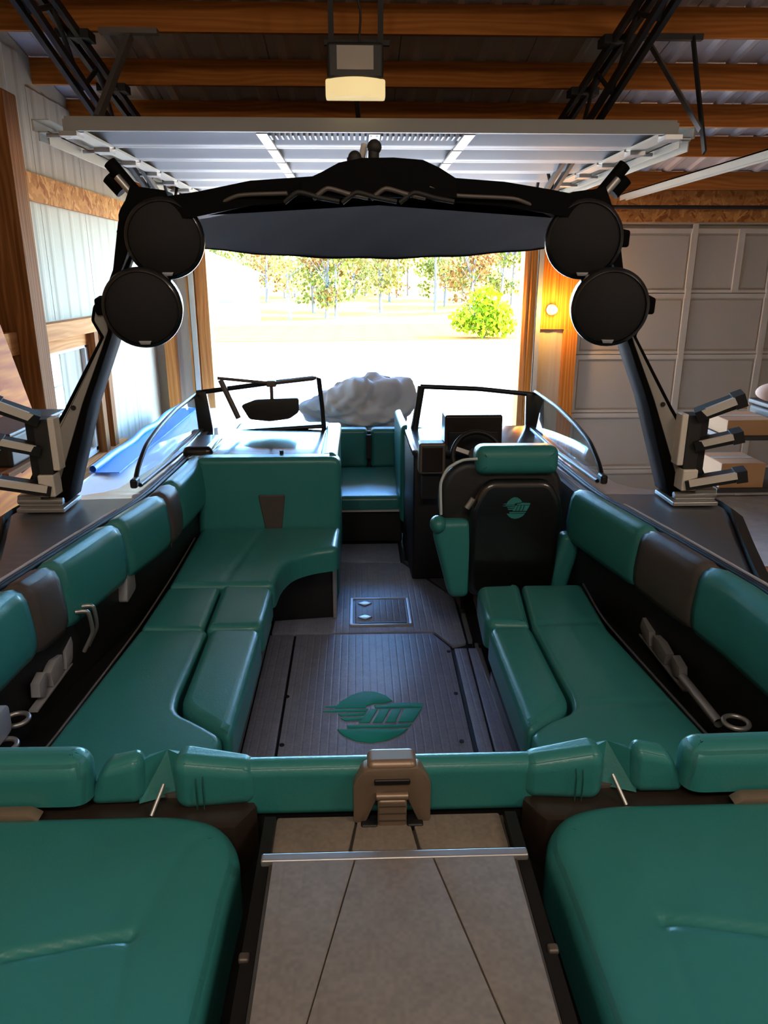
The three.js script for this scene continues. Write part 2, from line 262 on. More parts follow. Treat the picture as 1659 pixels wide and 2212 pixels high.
const wl = setting('wall_left');
{
  const top = (z) => yU(z) + 0.16, prof = [[-8.8, 0], [4.4, 0], [4.4, top(4.4)], [-8.8, top(-8.8)]];
  const g = slab(prof.map(([z, y]) => [-z, y]), 'zy', XL - 0.16, XL - 0.03, 0, [[[5.5, 1.2], [5.5, 2.06], [6.28, 2.06], [6.28, 1.2]]]);
  part(wl, 'wall_core', g, M.liner);
  for (let z = -8.58, k = 0; z < 3.6; z += 0.92, k++) {         // upper liner sheets, above the girt
    const h = yU(z) + 0.1 - 2.28;
    part(wl, 'liner_panel', lift(ribbed(0.92, h, 4), [XL - 0.02, 2.28, z], [0, 0, 1], [1, 0, 0], [0, 1, 0]), M.liner);
    if (z < -6.6 || z > -5.2) part(wl, 'liner_panel', lift(ribbed(0.92, 2.15, 4), [XL - 0.02, 0.02, z], [0, 0, 1], [1, 0, 0], [0, 1, 0]), M.liner);
  }
  part(wl, 'band_board', bx(XL, XL + 0.02, 3.09, 3.275, -8.3, -5.12), M.osb, { label: 'orange strand board band', grain: 'z' });
  part(wl, 'girt', bx(XL - 0.01, XL + 0.09, 2.16, 2.275, -6.9, -5.11), M.stud, { grain: 'z' });
  part(wl, 'girt', bx(XL - 0.01, XL + 0.09, 2.12, 2.26, -4.89, -3.2), M.stud, { grain: 'z' });
  part(wl, 'girt', bx(XL - 0.01, XL + 0.09, 1.06, 1.15, -6.9, -5.11), M.stud, { grain: 'z' });
  part(wl, 'stud', bx(XL - 0.02, XL + 0.08, 0, 2.16, -6.42, -6.33), M.postDark, { grain: 'y' });
  part(wl, 'stud', bx(XL - 0.02, XL + 0.08, 0, 2.16, -6.66, -6.56), M.postDark, { grain: 'y' });
  part(wl, 'header_board', bx(XL - 0.02, XL + 0.02, 2.06, 2.16, -6.33, -5.11), M.stud, { grain: 'z' });
  part(wl, 'post', rb(XL - 0.02, XL + 0.2, 0, 3.64, -5.1, -4.9, 0.012), M.postDark, { grain: 'y' });
  part(wl, 'post', rb(XL - 0.02, XL + 0.2, 0, 4.3, -2.2, -2.0, 0.012), M.postDark, { grain: 'y' });
}
const win = setting('window_1');
{
  for (const [z0, z1, y0, y1] of [[-5.52, -5.47, 1.18, 2.08], [-6.31, -6.26, 1.18, 2.08], [-6.31, -5.47, 1.16, 1.21], [-6.31, -5.47, 2.04, 2.09]]) part(win, 'frame', bx(XL - 0.15, XL + 0.015, y0, y1, z0, z1), M.trackWhite ??= std({ color: 0xd9d6cf, roughness: 0.5 }));
  for (const z of [-5.76, -6.02]) part(win, 'muntin', bx(XL - 0.1, XL - 0.085, 1.2, 2.06, z - 0.008, z + 0.008), M.trackWhite);
  for (const y of [1.49, 1.78]) part(win, 'muntin', bx(XL - 0.1, XL - 0.085, y - 0.008, y + 0.008, -6.28, -5.5), M.trackWhite);
  part(win, 'pane', bx(XL - 0.096, XL - 0.092, 1.19, 2.07, -6.29, -5.49), M.glass);
}
const wf = setting('wall_front');
{
  const t = yU(-8.6) + 0.16;
  for (const [x0, x1, y0, y1] of [[-2.46, -1.76, 0, t], [1.86, 2.42, 0, t], [-1.76, 1.86, 3.5, t], [2.42, 5.6, 3.14, t], [5.6, XR + 0.2, 0, t]]) part(wf, 'wall_core', bx(x0, x1, y0, y1, -8.8, ZF - 0.02), M.liner);
  part(wf, 'liner_panel', lift(ribbed(0.34, 3.5, 2), [-2.1, 0.02, ZF - 0.015], [1, 0, 0], [0, 0, 1], [0, 1, 0]), M.liner);
  part(wf, 'post', bx(-2.2, -2.09, 0, 3.5, ZF - 0.02, ZF + 0.12), M.stud, { grain: 'y' });
  part(wf, 'jamb_board', bx(-1.93, -1.84, 0, 3.4, ZF - 0.02, ZF + 0.05), M.stud, { grain: 'y' });
  part(wf, 'jamb_board', bx(-1.83, -1.76, 0, 3.4, ZF - 0.02, ZF + 0.04), M.stud, { grain: 'y' });
  part(wf, 'jamb_board', bx(-1.76, -1.7, 0, 3.4, -8.8, ZF + 0.03), M.stud, { grain: 'y' });
  part(wf, 'jamb_board', bx(1.8, 1.865, 0, 3.4, -8.8, ZF + 0.03), M.stud, { grain: 'y' });
  part(wf, 'jamb_board', bx(1.87, 1.95, 0, 3.15, ZF - 0.02, ZF + 0.05), M.amberWood, { grain: 'y' });
  part(wf, 'backing_board', bx(1.955, 2.44, 2.02, 3.15, ZF - 0.02, ZF + 0.025), M.amberWood, { grain: 'y', label: 'amber backing board behind the lit lamp' });
  part(wf, 'liner_panel', lift(ribbed(0.3, 2.0, 2), [1.97, 0.01, ZF - 0.015], [1, 0, 0], [0, 0, 1], [0, 1, 0]), M.liner);
  part(wf, 'post', bx(2.29, 2.44, 0, 2.02, ZF - 0.02, ZF + 0.06), M.amberWood, { grain: 'y' });
  part(wf, 'header_board', bx(1.87, 5.6, 3.16, 3.48, ZF - 0.02, ZF + 0.03), M.osb, { grain: 'x', label: 'strand board header above the closed door' });
  part(wf, 'header_board', bx(-2.2, 1.86, 3.36, 3.5, -8.75, ZF + 0.03), M.stud, { grain: 'x' });
}
{ const w = setting('wall_right'); part(w, 'wall_core', bx(XR, XR + 0.15, 0, 6.2, -8.8, ZB + 0.2), M.liner); }
{ const w = setting('wall_back'); part(w, 'wall_core', bx(-2.46, XR + 0.15, 0, 6.2, ZB, ZB + 0.15), M.liner); }

const ceiling = setting('ceiling');
{
  const z0 = -8.95, z1 = 4.4, L = (z1 - z0) * Math.hypot(1, 0.2), dir = V(0, 0.2, 1).normalize(), up = V(0, 1, -0.2).normalize();
  for (let x = -2.5; x < XR + 0.2; x += 0.92) {
    const g = ribbed(0.92, L, 4, 0.02); g.scale(1, -1, 1); flip(g); g.computeVertexNormals();
    part(ceiling, 'roof_panel', lift(g, [x, yU(z0) + 0.18, z0], [1, 0, 0], up.toArray(), dir.toArray()), M.roofMetal);
  }
  part(ceiling, 'roof_deck', slab([[8.95, yU(-8.95) + 0.2], [-4.4, yU(4.4) + 0.2], [-4.4, yU(4.4) + 0.24], [8.95, yU(-8.95) + 0.24]], 'zy', -2.6, XR + 0.3), M.roofMetal);
  for (const z of [-8.2, -7.3, -6.65, -6.0, -5.3, -4.55, -3.8, -3.0, -2.0, -1.0, 0, 1, 2, 3]) part(ceiling, 'purlin', bx(-2.44, XR, yU(z), yU(z) + 0.165, z - 0.02, z + 0.02), M.purlin, { grain: 'x' });
  const truss = (x) => {
    const t = new THREE.Group(); t.name = 'roof_truss'; t.base = [0, 0, 0]; ceiling.add(t);
    const u = (z) => yU(z) - 0.035, l = (z) => yU(z) - 0.30 + 0.09 * (z + 5.3);
    for (const s of [-0.035, 0.035]) { part(t, 'top_chord', bar([x + s, u(-8.4), -8.4], [x + s, u(4), 4], 0.03, 0.05), M.trussSteel); part(t, 'bottom_chord', bar([x + s, l(-8.4), -8.4], [x + s, l(-3.2), -3.2], 0.03, 0.045), M.trussSteel); }
    for (let z = -8.2, k = 0; z < -3.6; z += 0.36, k++) part(t, 'web_bar', rod([x, k % 2 ? u(z) : l(z), z], [x, k % 2 ? l(z + 0.36) : u(z + 0.36), z + 0.36], 0.015, 8), M.trussSteel);
    for (const z of [-6.0, -5.3]) part(t, 'gusset', bx(x - 0.1, x + 0.1, yU(z) - 0.05, yU(z) + 0.0, z - 0.07, z + 0.07), M.trussSteel);
  };
  truss(-1.77); truss(1.6);
}

// the raised overhead door of the open bay: six sections lying under the roof, their inner faces looking down
const d1 = setting('door_1');
{
  const yD = 3.42, X0 = -1.72, X1 = 1.84, secs = 6, zs = -4.78, sl = 0.592;
  for (let k = 0; k < secs; k++) {
    const a = zs - k * sl, sec = new THREE.Group(); sec.name = 'section'; sec.base = [0, 0, 0]; d1.add(sec);
    const p = (z, y) => [-z, y], pr = [p(a - 0.004, yD + 0.05)]; 
    pr.push(p(a - 0.004, yD - 0.02), p(a - 0.05, yD - 0.02));
    pr.push(p(a - 0.16, yD + 0.045), p(a - 0.34, yD + 0.045), p(a - 0.47, yD - 0.02));
    pr.push(p(a - sl + 0.05, yD - 0.02), p(a - sl + 0.004, yD - 0.02), p(a - sl + 0.004, yD + 0.05));
    part(sec, 'skin', slab(pr, 'zy', X0, X1), M.doorMetal);
    for (const [x, w] of [[X0 + 0.05, 0.1], [-0.6, 0.065], [0.06, 0.065], [0.62, 0.065], [X1 - 0.05, 0.1]]) part(sec, 'stile', bx(x - w / 2, x + w / 2, yD - 0.034, yD - 0.02, a - sl + 0.02, a - 0.02), M.track);
    for (const x of [X0 + 0.03, X1 - 0.03]) { part(sec, 'roller_bracket', bx(x - 0.05, x + 0.05, yD - 0.06, yD - 0.034, a - 0.07, a + 0.05), M.alu); part(sec, 'roller', rod([x, yD - 0.05, a - 0.01], [x + (x < 0 ? -0.14 : 0.12), yD - 0.05, a - 0.01], 0.012, 8), M.alu); }
    if (k === 0) { part(sec, 'strut', bx(X0, X1, yD - 0.03, yD + 0.03, zs - 0.0, zs + 0.03), M.doorMetal); const ribs = []; for (let x = -0.56; x < 0.58; x += 0.033) ribs.push(bx(x, x + 0.012, yD - 0.036, yD + 0.02, zs - 0.2, zs - 0.06)); part(sec, 'rib_strip', ribs, M.doorMetal); }
  }
  for (const [x, s] of [[-1.87, 1], [1.97, -1]]) {
    const zr = x < 0 ? -4.85 : -4.97;
    part(d1, 'track', [bx(x - 0.03, x + 0.03, 3.395, 3.402, -8.3, zr), bx(x - 0.03, x - 0.024, 3.35, 3.402, -8.3, zr), bx(x + 0.024, x + 0.03, 3.33, 3.402, -8.3, zr)], M.track);
    part(d1, 'track', [bx(x - 0.03, x + 0.03, 0, 3.1, -8.52, -8.51), bx(x - 0.03, x - 0.024, 0, 3.1, -8.56, -8.51)], M.track);
    const cv = []; for (let i = 0; i <= 8; i++) { const t = i / 8 * Math.PI / 2; cv.push([x, 3.1 + 0.29 * Math.sin(t), -8.53 + 0.29 * (1 - Math.cos(t))]); } part(d1, 'track', tube(cv, 0.022, 16, 6), M.track);
    part(d1, 'track_angle', [bx(x + s * -0.05, x + s * -0.04, 3.40, 3.46, -8.3, zr + 0.03), bx(x - 0.05, x + 0.05, 3.455, 3.46, -8.3, zr + 0.03)], M.track);
  }
  // hangers from the purlin to the rear ends of the tracks
  part(d1, 'hanger_angle', bx(1.72, 2.12, 4.0, 4.035, -5.26, -5.22), M.trussSteel);
  part(d1, 'hanger', bar([1.76, 4.02, -5.24], [1.99, 3.42, -4.8], 0.035, 0.012, [1, 0, 0]), M.hangSteel);
  part(d1, 'hanger', bar([2.06, 4.02, -5.24], [2.03, 3.3, -4.8], 0.04, 0.012, [1, 0, 0]), M.trussSteel);
  part(d1, 'hanger_angle', bx(-1.6, -1.25, 4.0, 4.03, -5.26, -5.2), M.hangSteel);
  part(d1, 'hanger', bar([-1.42, 4.0, -5.24], [-1.55, 3.47, -4.85], 0.055, 0.03, [1, 0, 0]), M.hangSteel);
}
// the closed sectional door of the next bay
const d2 = setting('door_2');
{
  part(d2, 'weather_seal', bx(2.43, 5.59, 0, 3.16, ZF - 0.13, ZF - 0.1), M.doorPanel);
  const ys = [0.01, 0.36, 1.05, 1.73, 2.41, 3.1], cols = [2.46, 3.69, 4.62, 5.56];
  for (let i = 0; i + 1 < ys.length; i++) {
    const y0 = ys[i] + 0.004, y1 = ys[i + 1] - 0.004, sec = new THREE.Group(); sec.name = 'section'; sec.base = [0, 0, 0]; d2.add(sec);
    part(sec, 'skin', bx(2.46, 5.56, y0, y1, ZF - 0.1, ZF - 0.06), M.doorPanel);
    part(sec, 'rail', bx(2.46, 5.56, y1 - 0.05, y1, ZF - 0.06, ZF - 0.035), M.doorRail);
    part(sec, 'rail', bx(2.46, 5.56, y0, y0 + 0.03, ZF - 0.06, ZF - 0.035), M.doorRail);
    for (let c = 0; c < 3; c++) part(sec, 'panel', rb(cols[c] + 0.05, cols[c + 1] - 0.05, y0 + 0.05, y1 - 0.07, ZF - 0.065, ZF - 0.048, 0.006, 2), M.doorPanel);
    for (const x of cols) part(sec, 'stile', bx(x - 0.035, x + 0.035, y0, y1, ZF - 0.05, ZF - 0.02), M.doorRail);
    if (i === 4) part(sec, 'stile', bx(4.19, 4.26, y0, y1, ZF - 0.05, ZF - 0.02), M.doorRail);
    for (const x of [3.69, 4.62]) part(sec, 'hinge', bx(x - 0.03, x + 0.03, y1 - 0.05, y1 + 0.05, ZF - 0.03, ZF - 0.012), M.doorRail);
  }
  for (const x of [2.74, 5.4]) {
    part(d2, 'track', [bx(x - 0.035, x + 0.035, 3.40, 3.41, -8.3, -4.2), bx(x - 0.035, x - 0.028, 3.35, 3.41, -8.3, -4.2), bx(x + 0.028, x + 0.035, 3.35, 3.41, -8.3, -4.2)], M.track);
    part(d2, 'hanger', bar([x, 3.41, -4.3], [x, yU(-4.55) + 0.02, -4.5], 0.03, 0.01, [1, 0, 0]), M.trussSteel);
  }
  part(d2, 'torsion_shaft', rod([2.5, 3.3, ZF + 0.14], [5.5, 3.3, ZF + 0.14], 0.02), M.trussSteel);
}
// ------------------------------------------------------------------ outside
{
  const o = setting('ground_outside');
  part(o, 'driveway', slab([[-14, 8.8], [16, 8.8], [16, 24], [9, 30], [-12, 31], [-14, 26]], 'xz', -0.12, -0.02), M.driveway);
  const g = new THREE.PlaneGeometry(160, 110, 80, 55); g.rotateX(-Math.PI / 2); g.translate(0, 0, -70);
  const p = g.attributes.position; for (let i = 0; i < p.count; i++) { const x = p.getX(i), z = p.getZ(i), d = Math.max(0, -z - 46); p.setY(i, -0.08 + d * d * 0.0008 + d * 0.03 + (d > 0 ? 0.5 * (pn(x * 0.11 + 40, z * 0.11 + 40, 64, 64, 3) - 0.5) : 0)); }
  g.computeVertexNormals(); part(o, 'field', g, M.grassDry);
  part(o, 'side_ground', bx(-80, 80, -0.2, -0.1, -15, 30), M.grassDry);
  part(o, 'leaf_litter', slab([[-16, 31.5], [-2, 32.5], [10, 34], [22, 37], [22, 43], [2, 44], [-9, 42], [-18, 38]], 'xz', -0.1, -0.055), M.litter);
}
function leafCloud(parent, name, centres, n, size, mat, spread) {
  const s = size, g = new THREE.BufferGeometry(); g.setAttribute('position', new THREE.BufferAttribute(new Float32Array([0, 0, 0, s * 0.5, s * 0.35, s * 0.1, 0, s, 0, -s * 0.5, s * 0.35, s * 0.1]), 3)); g.setIndex([0, 1, 2, 0, 2, 3]); g.computeVertexNormals(); g.setAttribute('uv', new THREE.BufferAttribute(new Float32Array([0.5, 0, 1, 0.4, 0.5, 1, 0, 0.4]), 2));
  const im = new THREE.InstancedMesh(g, mat, n), m = new THREE.Matrix4(), q = new THREE.Quaternion(), e = new THREE.Euler(), c = new THREE.Color();
  for (let i = 0; i < n; i++) { const k = centres[Math.floor(rnd() * centres.length)], t = rr(0, 6.283), ph = Math.acos(rr(-1, 1)), r = spread * Math.cbrt(rnd()); e.set(rr(0, 6), rr(0, 6), rr(0, 6)); q.setFromEuler(e); m.compose(V(k[0] + r * Math.sin(ph) * Math.cos(t), k[1] + r * 0.8 * Math.cos(ph), k[2] + r * Math.sin(ph) * Math.sin(t)), q, V(1, 1, 1).multiplyScalar(rr(0.7, 1.4))); im.setMatrixAt(i, m); im.setColorAt(i, c.setHSL(0, 0, rr(0.6, 1))); }
  im.name = name; im.userData.kind = 'stuff'; im.castShadow = true; parent.add(im); return im;
}
const groundY = (z) => { const d = Math.max(0, -z - 46); return -0.08 + d * d * 0.0008 + d * 0.03; };
{
  const olive = leafMat(0x70702c), pale = leafMat(0x948840), rust = leafMat(0x8c6030), lime = leafMat(0x98a418);
  const kinds = [['thin tree with olive leaves', olive], ['thin tree with pale yellow leaves', pale], ['thin tree with rusty leaves', rust]];
  const ORD = 'first second third fourth fifth sixth seventh eighth ninth tenth eleventh twelfth thirteenth fourteenth fifteenth sixteenth seventeenth eighteenth nineteenth twentieth twenty-first twenty-second twenty-third twenty-fourth'.split(' ');
  const places = []; for (let i = 0; i < 24; i++) { const x = -11.2 + i * 0.98 + rr(-0.3, 0.3); places.push([x, x < -5 ? -rr(54, 68) : -rr(47, 68), rr(4.2, 6.4), i % 5 === 4 ? 2 : i % 2]); }
  places.sort((a, b) => (a[0] + 0.05) / -a[1] - (b[0] + 0.05) / -b[1]);
  for (const [i, [x, z, h, kk]] of places.entries()) {
    const y = groundY(z) - 0.3, k = kinds[kk];
    const t = thing('slope_tree', `${k[0]}, ${ORD[i]} trunk from the doorway's left side`, 'tree', [x, y, z], 'thin trees on the far slope');
    const br = [rod([x, y, z], [x + rr(-0.3, 0.3), y + h, z], 0.13, 7, 0.04)]; for (let b = 0; b < 6; b++) { const hy = y + h * rr(0.3, 0.85); br.push(rod([x, hy, z], [x + rr(-1.6, 1.6), hy + rr(0.6, 1.8), z + rr(-1, 1)], 0.04, 5, 0.012)); }
    part(t, 'trunk', br, M.bark);
    const cs = []; for (let b = 0; b < 9; b++) cs.push([rr(-1.5, 1.5), h * rr(0.3, 1.0), rr(-1.2, 1.2)]);
    leafCloud(t, 'crown', cs, 700, 0.24, k[1], 0.9);
  }
  const bz = -34, bxx = 5.6, b = thing('shrub', 'bright lime green bush beside the driveway, right of the doorway', 'bush', [bxx, -0.06, bz]);
  const st = []; for (let k = 0; k < 7; k++) st.push(rod([bxx, -0.1, bz], [bxx + rr(-0.9, 0.9), 1.4 + rr(0, 0.6), bz + rr(-0.5, 0.5)], 0.03, 6, 0.01)); part(b, 'stem', st, M.bark);
  leafCloud(b, 'foliage', [[-0.5, 1.0, 0], [0.5, 1.1, 0.1], [0, 1.7, 0], [0.7, 0.7, 0.2], [-0.8, 0.7, 0.1], [0.1, 0.6, 0.3]], 1500, 0.2, lime, 0.75);
  const hx = -9.5, hz = -47, h = thing('outbuilding', 'pale blue house with a low grey roof beyond the field', 'house', [hx, 0, hz]);
  part(h, 'wall', bx(hx - 3.2, hx + 3.2, -0.2, 2.7, hz - 2.5, hz + 2.5), M.houseWall);
  part(h, 'roof', slab([[hx - 3.6, 2.65], [hx + 3.6, 2.65], [hx, 4.1]], 'xy', hz - 2.8, hz + 2.8), M.houseRoof);
  for (const x of [-1.9, 0.1, 1.9]) { const f = part(h, 'window', bx(hx + x - 0.42, hx + x + 0.42, 1.0, 2.0, hz + 2.48, hz + 2.54), M.trackWhite); part(f, 'pane', bx(hx + x - 0.35, hx + x + 0.35, 1.07, 1.93, hz + 2.53, hz + 2.56), M.blackGloss); }
}
// ------------------------------------------------------------------ things in the garage
{ // door opener with its lit lens
  const cx = -0.05, z = -4.62, t = thing('door_opener', 'dark ceiling-hung garage door opener with a glowing cream lens', 'opener', [cx, 3.6, z]);
  part(t, 'motor_housing', rb(cx - 0.155, cx + 0.155, 3.63, 3.81, z - 0.28, z + 0.02, 0.02), M.openerBody);
  part(t, 'name_plate', bx(cx - 0.1, cx + 0.1, 3.675, 3.79, z + 0.02, z + 0.024), M.label, { label: 'pale blank label plate' });
  const pr = []; for (let i = 0; i <= 16; i++) { const a = i / 16; pr.push([cx - 0.165 + 0.33 * a, z + 0.0 + 0.06 * Math.sin(a * Math.PI)]); }
  part(t, 'lens', slab([...pr.map(([x, zz]) => [x, -zz]), [cx + 0.165, -(z - 0.06)], [cx - 0.165, -(z - 0.06)]], 'xz', 3.535, 3.635, 0.012), M.lens, { label: 'glowing cream lens' });
  for (const x of [cx - 0.13, cx + 0.14]) part(t, 'hanging_strap', bar([x, 3.8, z - 0.05], [x, yU(-4.55) + 0.12, z + 0.05], 0.03, 0.02), M.trussSteel);
  part(t, 'cross_strap', bx(cx - 0.17, cx + 0.19, 3.81, 3.835, z - 0.08, z - 0.05), M.trussSteel);
  part(t, 'rail', bar([cx, 3.66, z - 0.28], [cx + 0.08, 3.6, -8.5], 0.03, 0.05), M.hangSteel);
  part(t, 'power_cord', tube([[cx + 0.02, 3.8, z - 0.02], [cx + 0.03, 3.95, z + 0.02], [cx - 0.03, 4.15, z + 0.04]], 0.006, 16, 6), M.plasticDark);
  const l = new THREE.RectAreaLight(0xffe0a0, OPENER_LAMP, 0.3, 0.08); l.position.set(cx, 3.58, z + 0.09); l.lookAt(cx, 3.3, z + 1); scene.add(l);
}
{ // wall lamp on the amber board
  const x = 2.13, y = 2.235, z = ZF + 0.03, t = thing('wall_lamp', 'small lit bulb lamp on the amber board right of the doorway', 'lamp', [x, y, z]);
  part(t, 'back_plate', rod([x, y, z - 0.004], [x, y, z + 0.015], 0.06, 24), M.alu);
  part(t, 'socket', rod([x, y, z + 0.015], [x, y, z + 0.07], 0.025, 16), M.palePlastic);
  part(t, 'bulb', ball([x, y, z + 0.105], 0.042), M.bulb);
  const l = new THREE.PointLight(0xffc060, WALL_LAMP); l.position.set(x, y, z + 0.17); l.shadow.radius = 2; l.castShadow = true; scene.add(l);
}
for (const [x, z] of [[-0.2, 1.2], [3.4, 0.6]]) { // bare-tube shop lights hung over the rear of the garage
  const y = 4.55, t = thing('shop_light', x < 0 ? 'long bare-tube ceiling light over the stern of the boat' : 'long bare-tube ceiling light over the empty right bay', 'lamp', [x, y, z]);
  part(t, 'housing', bx(x - 0.62, x + 0.62, y + 0.03, y + 0.05, z - 0.04, z + 0.04), M.palePlastic);
  part(t, 'tube', rod([x - 0.6, y, z], [x + 0.6, y, z], 0.018, 12), M.lens);
  for (const s of [-0.5, 0.5]) part(t, 'hanger', rod([x + s, y + 0.05, z], [x + s, yU(z) + 0.18, z], 0.006, 6), M.hangSteel);
  for (const s of [-0.4, 0.4]) { const l = new THREE.PointLight(0xfff0de, SHOP_LAMP); l.position.set(x + s, y - 0.1, z); l.castShadow = true; l.shadow.radius = 10; scene.add(l); }
}
{ // plywood leaning at the left
  const t = thing('plywood_sheet', 'orange streaky plywood sheet leaning on the left wall', 'plywood', [-2.06, 0, -3.9]);
  part(t, 'sheet', slab([[3.1, 0.02], [5.05, 0.02], [5.05, 1.0], [4.62, 1.8], [4.34, 2.38], [3.95, 3.1], [3.1, 3.1]], 'zy', -2.085, -2.06, 0.002), M.ply, { grain: 'z' });
}
{ // dark bin on a board, seen between the rack arms
  const t = thing('storage_bin', 'dark storage bin on a brown bracket shelf in front of the plywood', 'bin', [-1.9, 1.68, -4.05]);
  part(t, 'shelf_board', bx(-2.055, -1.78, 1.64, 1.67, -4.5, -3.6), M.postDark, { grain: 'z' });
  part(t, 'bin_body', rb(-2.04, -1.8, 1.67, 1.83, -4.4, -3.7, 0.02), M.plasticDark);
  part(t, 'lid', rb(-2.045, -1.785, 1.83, 1.85, -4.42, -3.68, 0.008), M.shelfSteel);
  for (const z of [-4.3, -3.8]) part(t, 'bracket', bar([-2.04, 1.5, z], [-1.85, 1.64, z], 0.02, 0.02), M.hangSteel);
}
{ // long low bench under a pale plastic sheet
  const t = thing('covered_bench', 'long bench draped with pale plastic sheet along the left wall', 'bench', [-1.85, 0, -6.0]);
  const rings = []; for (let k = 0; k <= 30; k++) { const z = -3.4 - k * 0.162, w = 0.012 * Math.sin(k * 1.3) + 0.01 * Math.sin(k * 0.6 + 1); rings.push([[-2.03, 0.02, z], [-2.03, 1.2, z], [-1.98, 1.205 + w, z], [-1.8, 1.2 - w, z], [-1.56, 1.19 + w, z], [-1.5, 1.15, z], [-1.49 + w, 0.6, z], [-1.48, 0.02, z]]); }
  part(t, 'sheet', loft(rings, { crease: 0.5 }), M.sheetPale);
}
{ // blue tarp rolled along the bench's wall edge
  const t = [], b = []; for (let k = 0; k <= 24; k++) { const z = -5.3 - k * 0.115; t.push([-1.99 + 0.008 * Math.sin(k * 0.9), 1.258 + 0.006 * Math.sin(k * 0.7), z]); }
  single('rolled_tarp', 'bright blue tarp rolled along the wall edge of the pale bench', 'tarp', [tube(t, 0.026, 60, 10), slab(resample([[5.3, 1.226], [8.05, 1.226], [8.05, 1.234], [5.3, 1.234]], 0.4), 'zy', -2.02, -1.80)], M.tarpBlue, { at: [-2.15, 1.22, -7] });
}
{ // shelf in the right bay
  const x0 = 2.5, x1 = 4.3, z0 = -5.6, z1 = -5.0, t = thing('steel_shelf', 'dark steel shelf unit standing in the right bay', 'shelf', [3.4, 0, -5.3]);
  for (const y of [0.15, 1.12, 1.5]) part(t, 'shelf_board', bx(x0, x1, y, y + 0.03, z0, z1), M.shelfSteel);
  for (const x of [x0 + 0.9, x1 - 0.02]) for (const z of [z0 + 0.02, z1 - 0.02]) part(t, 'post', bx(x - 0.02, x + 0.02, 0, 1.55, z - 0.02, z + 0.02), M.shelfSteel);
  const carton = (lab, a, b, y0, y1, zz) => { const c = thing('cardboard_box', lab, 'box', [(a + b) / 2, y0, zz]); part(c, 'carton', rb(a, b, y0, y1, zz - 0.18, zz + 0.18, 0.006, 2), M.cardboard); part(c, 'packing_tape', bx(a + 0.01, b - 0.01, y1 - 0.0005, y1 + 0.0015, zz - 0.025, zz + 0.025), M.label); };
  carton('wide tan cardboard box on the upper board of the steel shelf', 2.52, 2.86, 1.53, 1.64, -5.2);
  carton('tan cardboard box on the lower board of the steel shelf', 2.52, 2.84, 1.15, 1.33, -5.2);
  const e = thing('cooler', 'dark green-black portable cooler on the top of the steel shelf', 'cooler', [3.05, 1.53, -5.25]);
  part(e, 'tub', rb(2.88, 3.3, 1.53, 1.69, -5.45, -5.06, 0.03), M.plasticDark); part(e, 'lid', rb(2.87, 3.31, 1.69, 1.73, -5.46, -5.05, 0.015), M.shelfSteel);
  const h = thing('cushion_roll', 'rounded pinkish cloth bundle on the cooler lid at the right edge', 'bundle', [2.98, 1.73, -5.2]);
  part(h, 'cloth', ball([2.96, 1.804, -5.2], 0.13, 1.3, 0.55, 1), M.pinkCloth); part(h, 'tie', (() => { const g = new THREE.TorusGeometry(0.118, 0.008, 8, 30); g.scale(0.6, 0.6, 1); g.rotateY(Math.PI / 2); g.translate(2.96, 1.804, -5.2); return g; })(), M.plasticDark);
}
{ // dark crate on the floor of the right bay and a white-edged step
  const t = thing('step_stool', 'brown wooden step with a white top edge on the floor right of the boat', 'step', [2.3, 0, -3.9]);
  part(t, 'tread', bx(2.0, 2.7, 0.86, 0.9, -4.15, -3.5), M.postDark, { grain: 'x' });
  part(t, 'edge_strip', bx(1.98, 2.0, 0.855, 0.91, -4.15, -3.5), M.sheetPale, { label: 'white edge strip' });
  for (const x of [2.04, 2.66]) for (const z of [-4.1, -3.55]) part(t, 'leg', bx(x - 0.03, x + 0.03, 0, 0.86, z - 0.03, z + 0.03), M.postDark, { grain: 'y' });
  part(t, 'lower_tread', bx(2.03, 2.67, 0.42, 0.45, -4.1, -3.55), M.postDark, { grain: 'x' });
}
// ------------------------------------------------------------------ the boat (one thing; its cockpit floor lies 1 m above the garage floor)
const boat = thing('ski_boat', 'teal and black open ski boat with tower, filling the middle of the garage', 'boat', [0, 0.18, -3]);
const node = (name, label) => { const g = new THREE.Group(); g.name = name; g.base = boat.base; if (label) g.userData.label = label; boat.add(g); return g; };
const both = (fn) => { for (const s of [-1, 1]) fn(s); };
// signed copies: geometry written for the right side (x > 0)
const side = (s, g) => s > 0 ? g : mirror(g);
const outerX = [[0.1, 1.08], [1.0, 1.12], [1.5, 1.13], [2.0, 1.14], [2.4, 1.28], [2.75, 1.41], [2.92, 1.39], [3.08, 1.12], [3.6, 1.04], [4.4, 1.06], [5.0, 0.95], [5.5, 0.80], [6.0, 0.54], [6.4, 0.2], [6.5, 0.05]];
const coamX = [[0.2, 1.02], [1.2, 1.1], [1.5, 1.11], [1.9, 1.085], [2.4, 1.0], [2.9, 0.905], [3.6, 0.876], [4.4, 0.9]];

